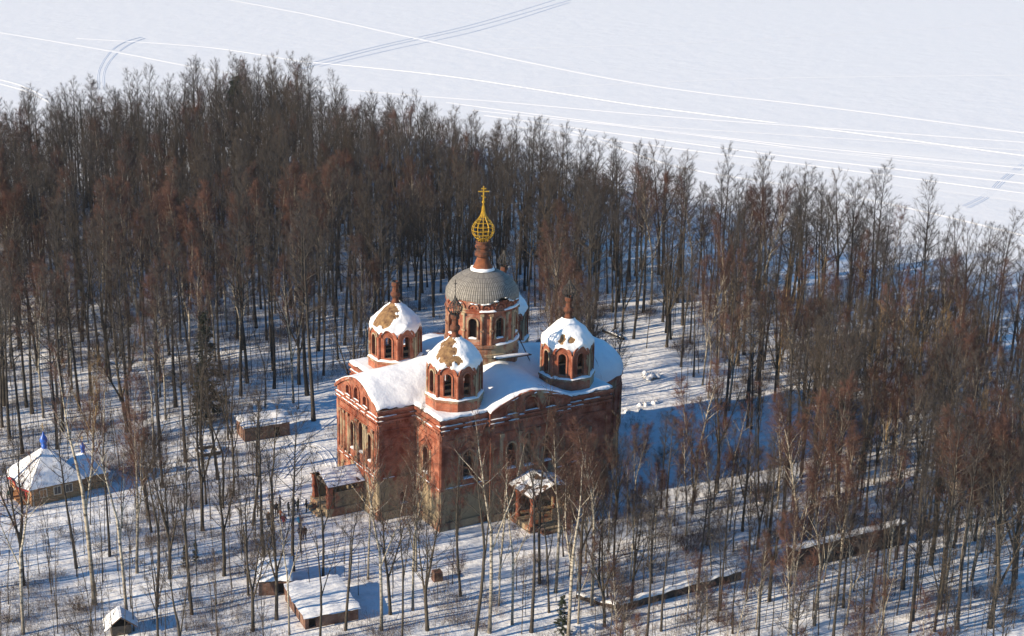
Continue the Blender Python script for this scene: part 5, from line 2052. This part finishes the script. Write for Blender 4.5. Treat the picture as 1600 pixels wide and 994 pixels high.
oi = n2.nodes.new('GeometryNodeObjectInfo'); oi.transform_space = 'ORIGINAL'; oi.inputs['Object'].default_value = cm
ip = n2.nodes.new('GeometryNodeInstanceOnPoints')
rv = n2.nodes.new('FunctionNodeRandomValue'); rv.data_type = 'FLOAT_VECTOR'
rv.inputs[0].default_value = (-.25, -.25, 0); rv.inputs[1].default_value = (.25, .25, 6.28)
er2 = n2.nodes.new('FunctionNodeEulerToRotation')
rs = n2.nodes.new('FunctionNodeRandomValue'); rs.data_type = 'FLOAT'
[s_ for s_ in rs.inputs if s_.name == 'Min' and s_.type == 'VALUE'][0].default_value = .5
[s_ for s_ in rs.inputs if s_.name == 'Max' and s_.type == 'VALUE'][0].default_value = 1.7
n2.links.new(a_.outputs[0], ip.inputs['Points']); n2.links.new(oi.outputs['Geometry'], ip.inputs['Instance'])
n2.links.new(rv.outputs[0], er2.inputs[0]); n2.links.new(er2.outputs[0], ip.inputs['Rotation'])
n2.links.new([s_ for s_ in rs.outputs if s_.type == 'VALUE'][0], ip.inputs['Scale'])
n2.links.new(ip.outputs[0], b_.inputs[0])
ug.modifiers.new('undergrowth', 'NODES').node_group = n2
print('undergrowth', len(pv))

# tufts and rubble on the clearing
for k, (ix, iy, lb) in enumerate(((1005, 632, 'left tuft'), (1023, 628, 'far tuft'), (1001, 642, 'near tuft'), (1051, 641, 'right tuft'), (982, 644, 'tuft nearest the church'))):
    p = at(ix, iy)
    q = MB()
    rg = random.Random(k)
    for j in range(14):
        a = rg.uniform(0, 6.28)
        q.spike(Vector((rg.gauss(0, .2), rg.gauss(0, .2), 0)), Vector((math.cos(a) * .5, math.sin(a) * .5, rg.uniform(.5, 1.3))), .02, 'twig_bush')
    for j in range(3):
        vs = []
        cx0, cy0, r0 = rg.gauss(0, .3), rg.gauss(0, .3), rg.uniform(.3, .5)
        q.lathe([(r0, -.05), (r0 * .9, .2), (r0 * .5, .36), (.02, .42)], 9, 'snow', c=(cx0, cy0, 0), fn=lambda r, z, t, i: (r * (1 + .25 * noise.noise(Vector((math.cos(t), math.sin(t), k + j)))), z))
    o = q.build('snowy_tuft', smooth=True)
    o.location = (p.x, p.y, hz(p.x, p.y))
    tag(o, f'snow-capped twiggy {lb} on the open snow right of the church', 'tuft', 'snow-capped tufts')
p = at(1016, 592)
q = MB()
rg = random.Random(4)
for j in range(60):
    a = rg.uniform(0, 6.28); r0 = rg.uniform(0, 1.6)
    s0 = Vector((math.cos(a) * r0, math.sin(a) * r0 * .7, rg.uniform(0, .5)))
    q.spike(s0, s0 + Vector((rg.gauss(0, .6), rg.gauss(0, .6), rg.uniform(.1, .7))), .04, 'twig_alder')
for j in range(12):
    q.lathe([(.42, -.1), (.38, .15), (.2, .3), (.02, .34)], 9, 'snow', c=(rg.gauss(0, .9), rg.gauss(0, .6), rg.uniform(.15, .6)))
o = q.build('brush_heap', smooth=True); o.location = (p.x, p.y, hz(p.x, p.y)); o.rotation_euler = (0, 0, .3)
tag(o, 'heap of dark brushwood under patches of snow, right of the right corner tower', 'brushwood')

# ------------------------------------------------------------------ light, air, camera
sc = bpy.context.scene
w = bpy.data.worlds.new('World'); sc.world = w; w.use_nodes = True
nt = w.node_tree
sky = nt.nodes.new('ShaderNodeTexSky'); sky.sky_type = 'NISHITA'; sky.sun_disc = False
sky.sun_elevation = SUN_EL
sx_, sy_ = -math.cos(SUN_AZ), -math.sin(SUN_AZ)
sky.sun_rotation = math.atan2(sx_, sy_)
sky.air_density = 1.0; sky.dust_density = 0.0; sky.ozone_density = 2.0
bg = nt.nodes['Background']; bg.inputs['Strength'].default_value = .105
hs = nt.nodes.new('ShaderNodeHueSaturation'); hs.inputs['Saturation'].default_value = 1.35
nt.links.new(sky.outputs[0], hs.inputs['Color'])
nt.links.new(hs.outputs[0], bg.inputs['Color'])
sl = bpy.data.lights.new('sun', 'SUN'); sl.energy = 5.0; sl.angle = R(.55); sl.color = (1.0, .83, .60)
so = bpy.data.objects.new('sun', sl); C.objects.link(so)
d = Vector((math.cos(SUN_AZ) * math.cos(SUN_EL), math.sin(SUN_AZ) * math.cos(SUN_EL), -math.sin(SUN_EL)))
so.rotation_euler = d.to_track_quat('-Z', 'Y').to_euler()
so.location = (-200, -50, 200)

HAZE = .00006
q = MB(); q.box((0, 2500, 42), (9000, 6400, 95), 'snow')
hz_o = q.build('haze'); tag(hz_o, kind='stuff')
m = bpy.data.materials.new('pale_air'); m.use_nodes = True
m.node_tree.nodes.clear()
mo_ = m.node_tree.nodes.new('ShaderNodeOutputMaterial'); pv_ = m.node_tree.nodes.new('ShaderNodeVolumePrincipled')
pv_.inputs['Color'].default_value = (.86, .91, 1.0, 1); pv_.inputs['Density'].default_value = HAZE; pv_.inputs['Anisotropy'].default_value = .2
m.node_tree.links.new(pv_.outputs[0], mo_.inputs['Volume'])
hz_o.data.materials.clear(); hz_o.data.materials.append(m)
if HAZE == 0:
    bpy.data.objects.remove(hz_o)

cd = bpy.data.cameras.new('camera'); cam = bpy.data.objects.new('camera', cd); C.objects.link(cam)
cd.sensor_width = 36; cd.lens = FOC * 36 / 1600
cd.clip_start = 1; cd.clip_end = 12000
fwd = Vector((0, math.cos(PITCH), -math.sin(PITCH))); up = Vector((0, math.sin(PITCH), math.cos(PITCH))); rt_ = Vector((1, 0, 0))
r2 = rt_ * math.cos(ROLL) + up * math.sin(ROLL); u2 = up * math.cos(ROLL) - rt_ * math.sin(ROLL)
mt = Matrix((r2, u2, -fwd)).transposed().to_4x4()
mt.translation = Vector((0, 0, CAM_H))
cam.matrix_world = mt
sc.camera = cam
sc.view_settings.view_transform = 'Standard'
sc.view_settings.look = 'None'
sc.view_settings.exposure = 0.70
sc.view_settings.gamma = 1.0
sc.cycles.max_bounces = 4
sc.cycles.diffuse_bounces = 2
sc.cycles.glossy_bounces = 1
sc.cycles.transmission_bounces = 0
sc.cycles.volume_bounces = 0
sc.cycles.volume_max_steps = 64
sc.cycles.use_denoising = True
sc.cycles.denoiser = 'OPENIMAGEDENOISE'
